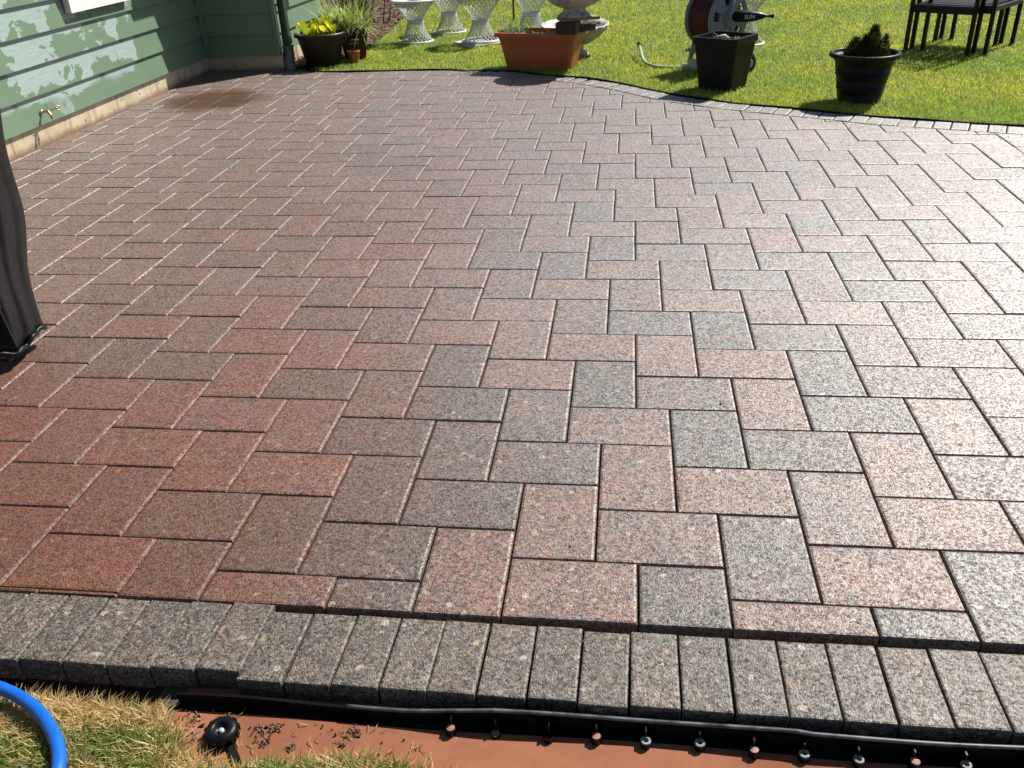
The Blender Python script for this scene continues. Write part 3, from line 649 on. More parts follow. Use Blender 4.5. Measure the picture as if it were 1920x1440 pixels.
# ------------------------------------------------------------------ lawn blades
def inside_bed(x, y): return x < np.interp(y, [60, 64.5, 66.2, 68.3, 71, 76, 84, 95, 112, 118, 140], [-24.0, -23.6, -23.3, -22.6, -22.2, -21.7, -21.6, -22.5, -24.5, -24.3, -24.3])
n_try = 640000
yy = 38 + (rng.random(n_try) ** 1.45) * 92; hw = 0.62 * (yy + 17); xx = 5.5 + (rng.random(n_try) * 2 - 1) * hw + 0.12 * (yy + 17) * 0.6
FX = np.array([p[0] for p in [far_out_pt(x) for x in np.arange(-26, 50, .5)]]); FY = np.array([p[1] for p in [far_out_pt(x) for x in np.arange(-26, 50, .5)]])
keep = (yy > np.interp(xx, FX, FY) + 0.16) & (xx > -24) & (xx < 58)
bedx = np.interp(yy, [60, 64.5, 66.2, 68.3, 71, 76, 84, 95, 112, 118, 140], [-24.0, -23.6, -23.3, -22.6, -22.2, -21.7, -21.6, -22.5, -24.5, -24.3, -24.3]); keep &= xx > bedx
xx, yy = xx[keep], yy[keep]; n_ = len(xx)
clump = np.sin(xx * 1.9 + 1.3 * np.sin(yy * 1.1)) * np.cos(yy * 1.6 + xx * .7) * .5 + .5
h = rng.uniform(.08, .34, n_) * (0.75 + .5 * clump); a = rng.uniform(0, 6.283, n_); ln = rng.uniform(.05, .36, n_); wd = rng.uniform(.012, .026, n_) * (1 + (yy - 40) / 60); b2 = rng.uniform(0, 6.283, n_)
z0 = np.full(n_, 0.03)
V = np.empty((n_, 3, 3)); V[:, 0] = np.c_[xx - np.cos(b2) * wd, yy - np.sin(b2) * wd, z0]; V[:, 1] = np.c_[xx + np.cos(b2) * wd, yy + np.sin(b2) * wd, z0]; V[:, 2] = np.c_[xx + np.cos(a) * ln, yy + np.sin(a) * ln, z0 + h]
o = tri_mesh('lawn_grass', V, np.c_[rng.random(n_) ** 1.4, clump, clump], M_LAWN, 3); tag(o, 'bright mown green lawn beyond the curved patio edge', 'grass', kind='stuff')

# ------------------------------------------------------------------ pots and plants
def blade_leaf(base, direc, length, width, droop, seg=6, col=(0.5, 0, 0), cup=0.0):
    """returns strip verts/faces"""
    b = Vector(base); d = Vector(direc).normalized(); side = d.cross(Vector((0, 0, 1)))
    side = side.normalized() if side.length > .1 else Vector((1, 0, 0)); v = []; f = []
    p = b.copy(); dd = d.copy()
    for i in range(seg + 1):
        t = i / seg; wv = width * (math.sin(math.pi * min(1, t * .85 + .15)) ** .8 if cup else (1 - t) ** .6 * .9 + .05)
        v += [p - side * wv + Vector((0, 0, cup * wv)), p, p + side * wv + Vector((0, 0, cup * wv))]
        dd = (dd + Vector((0, 0, -droop / seg))).normalized(); p = p + dd * (length / seg)
    for i in range(seg): k = i * 3; f += [(k, k + 1, k + 4, k + 3), (k + 1, k + 2, k + 5, k + 4)]
    return v, f, col
M_HOSTA = leafy('hosta_leaf', (0.30, 0.42, 0.03), (0.72, 0.70, 0.05), trans=.5)[0]
M_IRIS = leafy('iris_blades', (0.16, 0.28, 0.09), (0.58, 0.62, 0.26), trans=.35)[0]
M_CONIF = leafy('conifer_tufts', (0.022, 0.038, 0.010), (0.13, 0.13, 0.03), trans=.25)[0]
M_GRWEED = leafy('grey_green_leaves', (0.14, 0.26, 0.16), (0.34, 0.46, 0.30), trans=.3)[0]
def round_pot(loc, label, R, r, H, M, ribs=0, rim=0.28, rope=False, name='plant_pot', cat='plant pot'):
    e = empty(name, loc, label, cat)
    prof = [(r * .96, 0.0), (r, .05)]
    if ribs:
        for k in range(ribs):
            t0 = k / ribs; t1 = (k + 1) / ribs; z0_, z1_ = .05 + t0 * (H - .5), .05 + t1 * (H - .5); r0 = r + (R * .84 - r) * t0; r1 = r + (R * .84 - r) * t1
            prof += [(r0, z0_), (r1 * .985, z1_ - .1), (r1 * 1.02, z1_ - .05), (r1 * 1.03, z1_)]
    prof += [(R * .88, H - rim - .12), (R * .93, H - rim)]
    b = MB(); b.lathe(prof + [(R * .90, H - .12), (R * .80, H - .45), (R * .78, H - .5)], 48); b.build('body', M, e, smooth=True)
    rb = MB(); pr = [(R * .90, H - rim), (R * .99, H - rim + .03), (R * 1.0, H - .12), (R * .975, H - .02), (R * .93, H), (R * .885, H - .04), (R * .88, H - .2)]
    rb.lathe(pr, 96, sc=(lambda a, j: 1 + .012 * math.sin(a * 44 + j)) if rope else None); rb.build('rim', M, e, smooth=True)
    sb = MB(); n = 30
    sb.lathe([(0.001, H - .38), (R * .5, H - .36), (R * .86, H - .42)], 30); sb.build('soil', M_SOIL, e)
    return e
def chips_in(e, rad, z, n, seed, square=None, parts='wood_chips'):
    rr_ = random.Random(seed); b = MB()
    for _ in range(n):
        if square: x, y = rr_.uniform(-square, square), rr_.uniform(-square, square)
        else: a = rr_.uniform(0, 6.28); q = rad * math.sqrt(rr_.random()); x, y = q * math.cos(a), q * math.sin(a)
        b.box((x, y, z + rr_.uniform(0, .12)), (rr_.uniform(.08, .35), rr_.uniform(.04, .1), rr_.uniform(.03, .08)), rr_.uniform(0, 6.3))
        for k in range(8): b.c[-1 - k] = (rr_.random() ** 1.3, 0, 0)
    o = b.build(parts, M_CHIP, e, attr=True); o['kind'] = 'stuff'
gp_ = round_pot((-23.05, 67.6, 0.02), 'round dark brown pot of yellow green hostas beside the downspout', 2.42, 1.55, 3.0, M_PLANT_BR, rim=.32)
chips_in(gp_, 2.0, 2.62, 130, 1)
hosta = empty('hosta', (-23.05, 67.6, 2.6), 'clump of yellow green hosta leaves growing in the round brown pot', 'plant')
hl = MB(); v, f, c = blade_leaf((0, 0, 0), (0.35, 0, 1), 1.0, .20, .7, 7, cup=.5); hl.add(v, f, (.6, 0, 0))
rr_ = random.Random(4); meshes = []
for i in range(5):
    b = MB(); v, f, c = blade_leaf((0, 0, 0.28), (rr_.uniform(.1, .5), 0, 1), rr_.uniform(.65, 1.0), rr_.uniform(.16, .24), rr_.uniform(.2, 1.2), 7, cup=rr_.uniform(.3, .9)); b.add(v, f, (rr_.random(), 0, 0)); b.tube([(0, 0, -.1), (0.0, 0, .3)], .03, 5, c=(.3, 0, 0)); meshes.append(b)
protos = [b.build('leaf', M_HOSTA, hosta, attr=True, smooth=True) for b in meshes]
for i in range(46):
    o = protos[i] if i < 5 else protos[i % 5].copy()
    if i >= 5: COL.objects.link(o); o.parent = hosta
    a = rr_.uniform(0, 6.28); q = 1.75 * math.sqrt(rr_.random()); x, y = q * math.cos(a) - .05, q * math.sin(a) * .8 - .3
    o.location = (x * S, y * S, -0.005); o.rotation_euler = (rr_.gauss(0, .15), rr_.gauss(0, .15), rr_.uniform(0, 6.28)); s = rr_.uniform(1.15, 1.75); o.scale = (s, s, s * 1.08)
# second pot with iris
e = empty('square_pot', (-20.95, 71.2, 0.03), 'dark tapered square pot of spiky iris leaves behind the hosta pot', 'plant pot', rz=.3)
b = MB(); b.box((0, 0, 1.3), (2.7, 2.7, 2.6), 0, .72); b.build('body', M_PLANT_BR, e, bevel=.1); b = MB(); b.box((0, 0, 2.6), (2.9, 2.9, .28)); b.build('rim', M_PLANT_BR, e, bevel=.08)
iris = empty('iris', (-21.6, 70.8, 2.5), 'tall spiky green and cream striped iris leaves fanning out over the bark bed', 'plant')
b = MB()
for cx, cy, n_, sp in ((0, 0, 210, 1.0), (-1.2, -.5, 110, .8), (1.4, .4, 90, 1)):
    for _ in range(n_):
        a = rr_.uniform(0, 6.28); up = rr_.uniform(.3, 2.6); v, f, c = blade_leaf((cx + rr_.gauss(0, .35), cy + rr_.gauss(0, .3), 0), (math.cos(a), math.sin(a), up), rr_.uniform(2.6, 4.8), rr_.uniform(.05, .10), rr_.uniform(.3, 1.6), 6); b.add(v, f, (rr_.random(), 0, 0))
o = b.build('foliage', M_IRIS, iris, attr=True); o['kind'] = 'stuff'
t = round_pot((-20.35, 68.6, 0.03), 'small terracotta pot tucked beside the large brown hosta pot', .62, .42, 1.15, M_TERRA, rim=.2)
t2 = MB(); t2.box((0, 0, .5), (.8, .5, .1), .3); t2.box((.1, 0, .8), (.7, .4, .1), .1); o = t2.build('pale_shard', M_WOODL, None, (-20.4, 69.4, 1.2)); tag(o, 'pale broken piece of wood lodged behind the small terracotta pot', 'wood')
b = MB(); b.lathe([(0.001, 0), (1.5, 0), (1.72, .22), (1.66, .22), (1.45, .06), (0.001, .06)], 32); o = b.build('saucer', M_BLACKP, None, (-23.0, 66.7, -.02), smooth=True); tag(o, 'black plastic saucer on the ground in front of the round brown pot', 'saucer')
ll = MB()
for _ in range(120):
    x, y = rr_.gauss(-24.9, .35), rr_.gauss(67.0, .5); ll.box((x, y, rr_.uniform(.1, .9)), (rr_.uniform(.1, .3), rr_.uniform(.05, .2), .03), rr_.uniform(0, 6.3))
    for k in range(8): ll.c[-1 - k] = (rr_.random() ** .7, 0, 0)
o = ll.build('leaf_litter', M_CHIP, attr=True); tag(o, 'reddish dry leaf litter heaped between downspout and brown pot', 'leaves', kind='stuff')
# ribbed pot with conifer
rp = round_pot((21.45, 47.9, 0.03), 'black ribbed round pot with a rope rim, right of the square planter', 2.3, 1.4, 3.25, M_BLACKP2, ribs=3, rim=.30, rope=True)
cs = empty('conifer_shrub', (21.4, 47.9, 2.75), 'small dark dwarf conifer growing in the black ribbed pot', 'shrub')
b = MB(); 
for (cx, hh, rad, n_) in ((-.9, 1.35, .8, 900), (.25, 2.1, 1.0, 1600), (-.1, 1.2, 1.45, 1500), (1.0, 1.5, .65, 600), (-.3, 1.5, .9, 700)):
    for _ in range(n_):
        t_ = rr_.random() ** 1.2; a = rr_.uniform(0, 6.28); q = rad * (1 - t_) ** .8 * math.sqrt(rr_.uniform(.15, 1)); p = Vector((cx + .25 * t_ + q * math.cos(a), q * math.sin(a) * .9, t_ * hh))
        d = Vector((math.cos(a) * .8, math.sin(a) * .8, rr_.uniform(.5, 1.8))).normalized() * rr_.uniform(.16, .42); sd_ = Vector((rr_.gauss(0, 1), rr_.gauss(0, 1), rr_.gauss(0, .3))).normalized() * .035
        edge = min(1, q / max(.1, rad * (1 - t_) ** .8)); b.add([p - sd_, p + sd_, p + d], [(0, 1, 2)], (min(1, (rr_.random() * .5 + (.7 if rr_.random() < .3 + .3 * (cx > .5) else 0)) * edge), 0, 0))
o = b.build('foliage', M_CONIF, cs, attr=True); o['kind'] = 'stuff'
b = MB(); b.tube([(1.2, 0, 0), (1.4, 0, .6), (1.75, 0, 1.15)], [.05, .04, .02], 6); b.tube([(0, 0, -.2), (.1, 0, 1.2)], .08, 6); b.build('stem', M_SOIL, cs)
# square black planter
bb = empty('square_planter', (12.65, 53.15, 0.03), 'tall black square tapered planter filled with dry wood debris', 'planter', rz=math.radians(-35))
def sq_shell(w, h, tp, th, rimh, rimw):
    b = MB(); v = []; f = []; rings = [(w * tp, 0), (w, h - rimh), (w + rimw, h - rimh + .02), (w + rimw, h), (w - th * 2, h), (w - th * 2 - .1, h - .6), (0.01, h - .6)]
    for ww, z in rings:
        c_ = min(.35, ww * .2)
        for sx, sy in ((-1, -1), (1, -1), (1, 1), (-1, 1)):
            for k in range(4):
                a = math.atan2(sy, sx) - math.pi / 4 + k * math.pi / 6; v.append((sx * (ww / 2 - c_) + c_ * math.cos(a), sy * (ww / 2 - c_) + c_ * math.sin(a), z))
    n = 16
    for j in range(len(rings) - 1):
        for k in range(n): f.append((j * n + k, j * n + (k + 1) % n, (j + 1) * n + (k + 1) % n, (j + 1) * n + k))
    b.add(v, f); return b
sq_shell(3.42, 3.8, .79, .14, .48, .22).build('body', M_BLACKP2, bb, bevel=0)
chips_in(bb, 0, 3.42, 240, 3, square=1.35)
b = MB()
for _ in range(16): 
    x, y = rr_.uniform(-1.2, 1.2), rr_.uniform(-1.2, 1.2); a = rr_.uniform(0, 6.28); b.tube([(x, y, 3.5), (x + math.cos(a) * .4, y + math.sin(a) * .4, 3.5 + rr_.uniform(.1, .45))], .025, 4, c=(.8, 0, 0))
b.build('twigs', M_CHIP, bb, attr=True)
b = MB(); b.tube([(-.5, -.5, 3.62), (.1, -.3, 3.72), (.3, -.1, 3.6)], [.14, .2, .1], 8); b.build('pale_stone', M_STONE, bb, smooth=True)
# orange planter
op = empty('window_box', (-1.95, 63.55, 0.03), 'terracotta orange rectangular plastic planter box at the patio edge', 'planter', rz=math.radians(-16))
b = MB(); v = []; f = []; rings = [(5.9, 2.1, 0), (6.7, 2.75, 2.2), (6.75, 2.82, 2.25), (7.0, 3.0, 2.72), (7.55, 3.45, 2.74), (7.6, 3.5, 3.08), (7.2, 3.1, 3.10), (6.9, 2.9, 2.55), (.1, .05, 2.5)]
for ww, dd, z in rings:
    c_ = min(.3, dd * .2)
    for sx, sy in ((-1, -1), (1, -1), (1, 1), (-1, 1)):
        for k in range(4): a = math.atan2(sy, sx) - math.pi / 4 + k * math.pi / 6; v.append((sx * (ww / 2 - c_) + c_ * math.cos(a), sy * (dd / 2 - c_) + c_ * math.sin(a), z))
for j in range(len(rings) - 1):
    for k in range(16): f.append((j * 16 + k, j * 16 + (k + 1) % 16, (j + 1) * 16 + (k + 1) % 16, (j + 1) * 16 + k))
b.add(v, f); b.build('body', M_TERRA, op)
b = MB(); b.box((0, 0, 2.58), (6.8, 2.8, .12)); b.build('soil', M_SOIL, op)
wd_ = empty('seedlings', (-4.4, 64.2, 2.7), 'wispy grey green seedlings sprouting at the left end of the orange planter', 'plant')
b = MB()
for cx, cy, n_, hh in ((-.5, .2, 70, 1.7), (.5, 0, 40, 1.2), (2.6, -.5, 12, .6), (4.3, -1.0, 18, .7), (1.9, -.4, 8, .5)):
    for _ in range(n_):
        a = rr_.uniform(0, 6.28); v, f, c = blade_leaf((cx + rr_.gauss(0, .25), cy + rr_.gauss(0, .2), 0), (math.cos(a), math.sin(a), rr_.uniform(1, 3)), hh * rr_.uniform(.5, 1.1), rr_.uniform(.03, .08), rr_.uniform(0, 1.4), 4); b.add(v, f, (rr_.random(), 0, 0))
o = b.build('foliage', M_GRWEED, wd_, attr=True); o['kind'] = 'stuff'
# wood blocks and bird baths
def plain(name, c, d, rz, M, label, cat, group=None, bevel=.03):
    b = MB(); b.box((0, 0, 0), d); o = b.build(name, M, None, c, rz, bevel=bevel); tag(o, label, cat, group); return o
plain('wood_block', (.55, 61.2, 3.62), (1.75, 1.5, .92), math.radians(-14), M_WOODD, 'dark wet wooden block on the right front corner of the orange planter', 'block')
plain('wood_block', (1.75, 62.7, 3.40), (1.8, 1.2, .5), math.radians(50), M_WOODD, 'low dark wooden block behind the other, under the weathered plank', 'block')
plain('plank', (1.35, 62.2, 4.2), (3.3, 1.6, .24), math.radians(22), M_WOODL, 'short weathered brown plank laid over the wooden blocks', 'plank')
def shell_bowl(e, R, prof, n=14, amp=.05, tilt=None, M=M_BATH, name='bowl'):
    b = MB(); b.lathe(prof, 112, sc=lambda a, j: 1 + amp * abs(math.sin(a * n / 2)) * (min(1, j / 3)), tilt=tilt); return b.build(name, M, e, smooth=True)
bt = empty('bird_bath', (1.0, 62.7, 4.33), 'scalloped stone bowl on a short foot standing on the plank', 'bird bath')
b = MB(); b.lathe([(1.42, 0), (1.42, .1), (1.25, .2), (1.0, .38), (.95, .55), (1.08, .7)], 40); b.build('foot', M_BATH, bt, smooth=True)
shell_bowl(bt, 2.6, [(1.0, .65), (1.25, .72), (1.75, .95), (2.15, 1.3), (2.4, 1.62), (2.55, 1.72), (2.5, 1.80), (2.3, 1.66), (1.6, 1.3), (.02, 1.15)])
b2_ = empty('shell_basin', (.6, 70.3, 0), 'wide scalloped stone basin on the lawn behind the orange planter', 'bird bath')
shell_bowl(b2_, 3.2, [(.9, 1.0), (1.5, 1.15), (2.3, 1.7), (2.85, 2.3), (3.1, 2.72), (3.0, 2.80), (2.7, 2.45), (1.8, 1.7), (.02, 1.4)], 16, .045, tilt=Matrix.Rotation(math.radians(3), 3, 'X'))
b = MB(); b.lathe([(1.3, 0), (1.25, .2), (.8, .5), (.75, .9), (.95, 1.1)], 36); b.build('foot', M_BATH, b2_, smooth=True)

# ------------------------------------------------------------------ spun white pedestals
def pedestal(loc, label, rb, rw, rt, hw_, ht, seat=True):
    e = empty('pedestal_stool', loc, label, 'stool', 'white woven hourglass stools on the lawn')
    ns = 22; b = MB()
    def rad(z):
        if z < hw_: t = (hw_ - z) / hw_; return rw + (rb - rw) * t ** 1.7
        t = (z - hw_) / (ht - hw_); return rw + (rt - rw) * t ** 1.5
    zs = [ht * k / 12 for k in range(13)]
    for sgn in (1, -1):
        for k in range(ns):
            a0 = 2 * math.pi * k / ns; b.tube([(rad(z) * math.cos(a0 + sgn * z / ht * 2.3), rad(z) * math.sin(a0 + sgn * z / ht * 2.3), z + .05) for z in zs], .036, 4, False)
    b.build('lattice', M_SPUN, e)
    b = MB(); b.tube([(rb * math.cos(a), rb * math.sin(a), .1) for a in np.linspace(0, 2 * math.pi, 37)], .12, 6, False); b.build('base_ring', M_SPUN, e, smooth=True)
    b = MB(); b.lathe([(rw * 1.04, hw_ - .22), (rw * 1.05, hw_), (rw * 1.04, hw_ + .22), (rw * .97, hw_ + .22), (rw * .97, hw_ - .22)], 30); b.build('waist_band', M_SPUN, e, smooth=True)
    b = MB(); b.lathe([(rt * .55, ht + .02), (rt * .97, ht - .02), (rt * 1.04, ht + .05), (rt * 1.04, ht + .22), (rt * .9, ht + .26), (rt * .6, ht + .2), (rt * .55, ht + .02)], 40); b.build('seat_ring', M_SPUN, e, smooth=True)
    return e
pedestal((-16.85, 80.6, .05), 'white woven hourglass stool nearest the bark bed, its ring top in view', 1.75, .83, 2.3, 2.1, 4.0)
pedestal((-14.4, 87.2, .05), 'white woven hourglass stool set furthest back, second from the bark bed', 1.75, .85, 2.4, 1.95, 4.4)
slab = plain('stone_slab', (-9.6, 78.4, .14), (4.3, 4.3, .22), math.radians(33), M_SLAB, 'pale square slab on the grass under a white woven stool', 'slab')
pedestal((-9.55, 78.5, .27), 'white woven hourglass stool standing on the pale square slab', 1.9, .82, 2.4, 1.9, 4.1)
pedestal((-4.9, 84.5, .05), 'white woven hourglass stool behind the orange planter', 2.0, .92, 2.4, 2.0, 4.4)
pedestal((16.3, 73.6, .05), 'white woven hourglass stool behind the hose reel, furthest right', 2.0, .9, 2.4, 2.3, 4.4)
b = MB(); b.tube([(-8.2, 96, 0), (-8.2, 96, 9)], .12, 8); o = b.build('garden_stake', M_RUST); tag(o, 'thin rusty red stake standing on the lawn behind the white stools', 'stake')

# ------------------------------------------------------------------ hose reel
hr = empty('hose_reel', (12.6, 61.0, .03), 'blue grey wheeled hose reel with dark red hose behind the square planter', 'hose reel', rz=math.radians(-50))
def disc(e, x, R, holes=True):
    """side plate of the reel in the local YZ plane with oval windows"""
    b = MB(); n = 60; rings = [R, R * .93, R * .80, R * .48, R * .32]; zc = 4.05; v = []
    for side in (-.09, .09):
        for j, r in enumerate(rings):
            for k in range(n): a = 2 * math.pi * k / n; v.append((side + (.06 if j == 1 else 0) * (1 if side > 0 else -1), r * math.cos(a), zc + r * math.sin(a)))
    f = []; NR = len(rings) * n
    for s_ in (0, 1):
        for j in range(len(rings) - 1):
            for k in range(n):
                if j == 2 and holes and (k % 12) in (2, 3, 4, 5, 6): continue
                q = [s_ * NR + j * n + k, s_ * NR + j * n + (k + 1) % n, s_ * NR + (j + 1) * n + (k + 1) % n, s_ * NR + (j + 1) * n + k]; f.append(tuple(q if s_ else q[::-1]))
    for j in (0, 4):
        for k in range(n): f.append((j * n + k, j * n + (k + 1) % n, NR + j * n + (k + 1) % n, NR + j * n + k))
    for k0 in range(n):
        if (k0 % 12) in (2, 3, 4, 5, 6):
            for j in (2, 3): f.append((j * n + k0, j * n + (k0 + 1) % n, NR + j * n + (k0 + 1) % n, NR + j * n + k0))
            if (k0 % 12) == 2: f.append((2 * n + k0, 3 * n + k0, NR + 3 * n + k0, NR + 2 * n + k0))
            if (k0 % 12) == 6: k1 = (k0 + 1) % n; f.append((2 * n + k1, 3 * n + k1, NR + 3 * n + k1, NR + 2 * n + k1))
    b.add([(p[0] + x, p[1], p[2]) for p in v], f); return b
disc(hr, -1.35, 2.15).build('side_plate', M_GREYB, hr); disc(hr, 1.35, 2.15).build('side_plate', M_GREYB, hr)
b = MB(); b.tube([(-1.3, 0, 4.05), (1.15, 0, 4.05)], .75, 20); b.build('drum', M_GREYB, hr, smooth=True)
b = MB()
for i in range(9):
    for q, r in ((0, 1.75), (1, 1.5), (2, 1.2)):
        xx_ = -1.12 + i * .25 + (q % 2) * .08; b.tube([(xx_, r * math.cos(a), 4.05 + r * math.sin(a)) for a in np.linspace(0, 2 * math.pi, 33)], .12, 6, False)
b.build('wound_hose', M_REDH, hr, smooth=True)
for x in (-1.55, 1.35):
    b = MB(); b.tube([(x, -1.3, .1), (x, -1.05, 1.2), (x, -.35, 3.2), (x, 0, 4.3), (x, .9, 7.5)], [.17, .2, .24, .28, .2], 8); b.tube([(x, 0, 3.9), (x, .9, 1.9), (x, 1.35, .55)], [.26, .2, .16], 8); b.build('frame_leg', M_GREYB, hr, smooth=True)
b = MB(); b.box((-.1, -1.25, .45), (3.1, .35, .85)); b.build('base_plate', M_LGREY, hr, bevel=.08)
b = MB(); b.tube([(-1.55, .9, 7.4), (1.35, .9, 7.4)], .18, 8); b.build('handle', M_GREYB, hr, smooth=True)
for x in (-1.9, 3.0):
    b = MB(); b.lathe([(.001, -.2), (.62, -.2), (.78, -.12), (.78, .12), (.62, .2), (.35, .22), (.001, .22)], 24, (x, .9, .72), tilt=Matrix.Rotation(math.pi / 2, 3, 'Y')); wl = b.build('wheel', M_BLACKP, hr, smooth=False)
    b = MB(); b.lathe([(.001, .2), (.34, .21), (.30, .27), (.001, .29)], 18, (x, .9, .72), tilt=Matrix.Rotation(math.pi / 2, 3, 'Y')); b.build('hub', M_LGREY, wl)
b = MB(); b.tube([(-1.9, .9, .72), (3.0, .9, .72)], .1, 8); b.build('axle', M_LGREY, hr)
b = MB(); b.lathe([(.001, 0), (.75, 0), (.75, .25), (.55, .5), (.001, .55)], 24, (1.1, 0, 4.05), tilt=Matrix.Rotation(math.pi / 2, 3, 'Y')); b.build('hub_cover', M_GREYB, hr, smooth=True)
b = MB(); b.tube([(-1.7, -1.35, .35), (-2.05, -1.5, .28)], .1, 8); b.build('hose_connector', M_LGREY, hr, smooth=True)
# sprayer resting on the reel
nz_ = empty('spray_nozzle', (15.0, 58.6, 4.4), 'black hose nozzle with white lettering pointing right, hung on the hose reel', 'nozzle')
b = MB(); b.tube([(-1.35, .1, -.05), (-1.1, 0, .0), (-.5, 0, .0), (.4, 0, -.02), (1.0, 0, -.02), (1.15, 0, -.02), (1.7, 0, -.05)], [.25, .44, .46, .36, .2, .11, .11], 14); b.build('barrel', M_BLACKP, nz_, smooth=True)
b = MB(); b.lathe([(.13, -.09), (.15, -.09), (.15, .09), (.13, .09)], 12, (1.7, 0, -.05), tilt=Matrix.Rotation(math.pi / 2, 3, 'Y')); b.build('tip', M_BLACKP, nz_)
fc = bpy.data.curves.new('lettering', 'FONT'); fc.body = 'SUN'; fc.size = 0.042; fc.extrude = 0.0004; fc.shear = .15
fo = bpy.data.objects.new('lettering', fc); COL.objects.link(fo); dg = bpy.context.evaluated_depsgraph_get(); me = bpy.data.meshes.new_from_object(fo.evaluated_get(dg)); bpy.data.objects.remove(fo)
me.materials.clear(); me.materials.append(M_WHITE); fo = bpy.data.objects.new('lettering', me); COL.objects.link(fo); fo.parent = nz_; fo.location = (-.055, -.0462, -.014); fo.rotation_euler = (math.radians(86), 0, 0)
# pale hose tail on the grass
b = MB(); b.tube(smoothpts([(10.9, 61.2, .3), (9.9, 61.6, .16), (8.9, 61.9, .14), (7.9, 62.1, .2), (7.1, 63.0, .35), (6.8, 64.6, .55), (6.65, 66.2, .9), (6.55, 67.6, 1.1)], 6), .13, 8); th = b.build('hose_end', M_PALEH, smooth=True); tag(th, 'pale green end of hose rising from the grass left of the reel', 'hose')
b = MB(); b.tube([(6.57, 67.3, 1.06), (6.5, 68.0, 1.18)], .19, 10); o = b.build('coupling', M_BLACKP, None); o.parent = th

# ------------------------------------------------------------------ stacked metal chairs
def chair(loc, rz, label, z=0.0):
    e = empty('patio_chair', loc, label, 'chair', 'black metal patio chairs stacked on the lawn', rz)
    # local frame: x along the near side (4.9 wide), y going back (5.6 deep)
    W_, D_ = 5.2, 6.3
    for x, y, top in ((0, 0, 9), (W_, 0, 9), (0, D_, 3.6), (W_, D_, 3.6)):
        b = MB(); b.box((x, y, top / 2 + .05), (.34, .28, top)); lg = b.build('leg', M_BLACKM, e, bevel=.04)
        b = MB(); b.box((x, y, .07), (.5, .42, .14)); b.build('foot_cap', M_BLACKP, lg, bevel=.03)
    b = MB()
    for c, d in (((W_ / 2, 0, 3.55), (W_, .28, .62)), ((W_ / 2, D_, 3.6), (W_, .28, .4)), ((0, D_ / 2, 3.6), (.28, D_, .4)), ((W_, D_ / 2, 3.6), (.28, D_, .4))): b.box(c, d)
    b.build('seat_frame', M_BLACKM, e, bevel=.04)
    for i in range(6): b = MB(); b.box((.5 + i * (W_ - 1) / 5, D_ / 2, 3.80), (.34, D_ - .2, .06)); b.build('strap', M_BLACKM, e)
    for i in range(7): b = MB(); b.box((W_ / 2, .6 + i * (D_ - 1.1) / 6, 3.87), (W_ - .2, .36, .06)); b.build('cross_strap', M_BLACKM, e)
    for i in range(3): b = MB(); b.box((W_ / 2, 0, 5.6 + i * 1.4), (W_, .18, .28)); b.build('back_slat', M_BLACKM, e)
    return e
rz = math.radians(-38)
chair((29.5, 67.2, .03), rz, 'leftmost black metal patio chair of the nested stack')
chair((30.2, 67.9, .04), rz, 'middle black metal patio chair of the nested stack')
chair((31.0, 67.5, .05), rz, 'rightmost black metal patio chair of the nested stack')

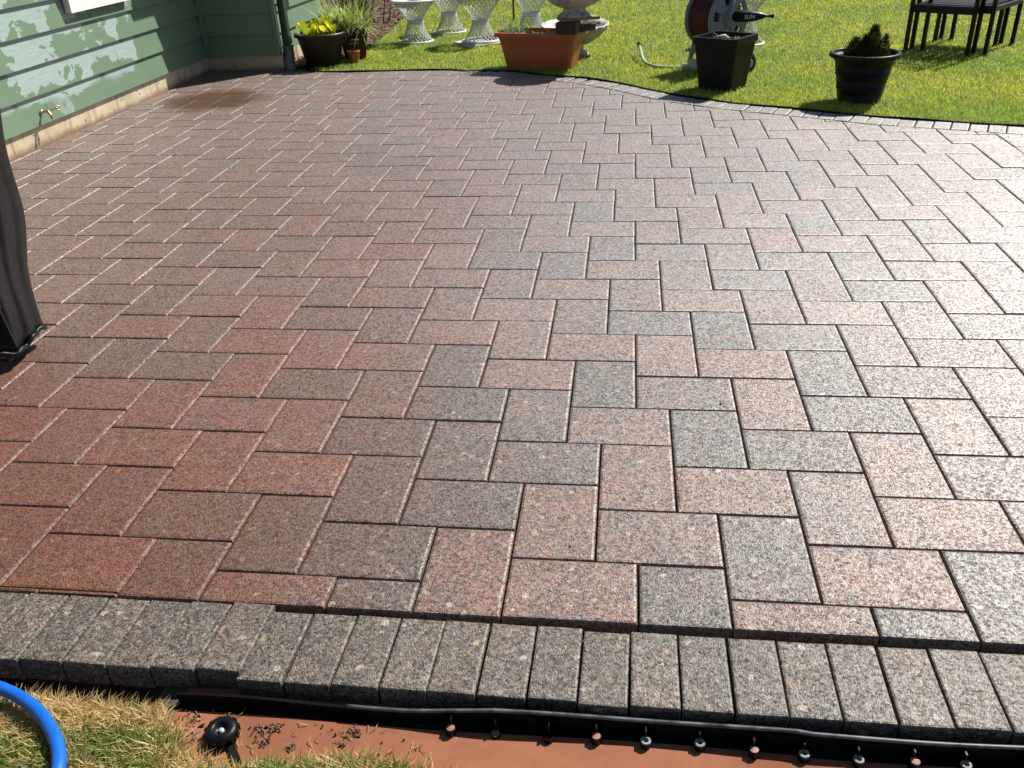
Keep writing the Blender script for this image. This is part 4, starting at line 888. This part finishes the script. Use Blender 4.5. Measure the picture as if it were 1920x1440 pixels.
# ------------------------------------------------------------------ grill under a cover
gr = empty('covered_grill', (-19.95, 8.5, 0), 'barbecue under a black wet fabric cover at the left edge of the patio', 'grill cover', rz=0.0)
b = MB(); NS, NL = 120, 34; v = []; f = []
prof_z = np.linspace(0, 1, NL)
def xr(z): return np.interp(z, [.55, 1.2, 3, 5, 7, 9, 11.5, 13.2, 14.2], [-.5, -.45, -.3, 0.1, 0.3, .55, .55, .2, -.8])
for j in range(NL):
    z = .6 + 13.6 * prof_z[j]; g_ = xr(z); hx, hy = 5.1 + g_, 1.8 + g_ * .4
    for k in range(NS):
        a = 2 * math.pi * k / NS; ca, sa = math.cos(a), math.sin(a); q = (abs(ca) ** 5 + abs(sa) ** 5) ** (-1 / 5); fold = .045 * math.sin(a * 13 + z * .25) * (1 - z / 16) + .012 * math.sin(a * 29 + z * .6) + .05 * math.sin(z * 1.3 + a * 3)
        v.append(((hx + fold) * q * ca, (hy + fold) * q * sa, z + (.12 * math.sin(a * 5) + .05 * math.sin(a * 17) if j == 0 else 0)))
v.append((0, 0, 14.3))
for j in range(NL - 1):
    for k in range(NS): f.append((j * NS + k, j * NS + (k + 1) % NS, (j + 1) * NS + (k + 1) % NS, (j + 1) * NS + k))
for k in range(NS): f.append(((NL - 1) * NS + k, (NL - 1) * NS + (k + 1) % NS, NL * NS))
b.add(v, f); cv = b.build('cover', M_CLOTH, gr, smooth=True); sm = cv.modifiers.new('solid', 'SOLIDIFY'); sm.thickness = .003
hem = MB(); hem.tube([(v[k][0] * 1.004, v[k][1] * 1.004, v[k][2] + .05) for k in range(0, NS)] + [(v[0][0] * 1.004, v[0][1], v[0][2] + .05)], .09, 6, False); hem.build('hem', M_CLOTH, gr, smooth=True)
fl = MB(); fl.add([(4.5, -1.3, 1.15), (5.25, -1.4, 1.15), (4.95, -1.35, 3.3), (4.6, -1.3, 3.3), (4.5, -1.22, 1.13), (5.25, -1.32, 1.13), (4.95, -1.27, 3.3), (4.6, -1.22, 3.3)], [(0, 1, 2, 3), (7, 6, 5, 4), (0, 4, 5, 1), (1, 5, 6, 2), (2, 6, 7, 3), (3, 7, 4, 0)]); fl.build('flap', M_CLOTH, gr)
bk = MB(); bk.box((5.05, -1.35, 2.95), (.22, .12, .28), .3); bk.box((5.08, -1.35, 2.65), (.1, .1, .3), .3); bk.build('buckle', M_BLACKP, gr, bevel=.02)
for x in (-3.2, 3.2):
    for y in (-.5, .9):
        b = MB(); b.lathe([(.001, -.12), (.3, -.12), (.3, .12), (.001, .12)], 16, (x, y, .32), tilt=Matrix.Rotation(math.pi / 2, 3, 'Y')); b.box((x, y, .9), (.2, .2, .8)); b.build('caster', M_BLACKP, gr)
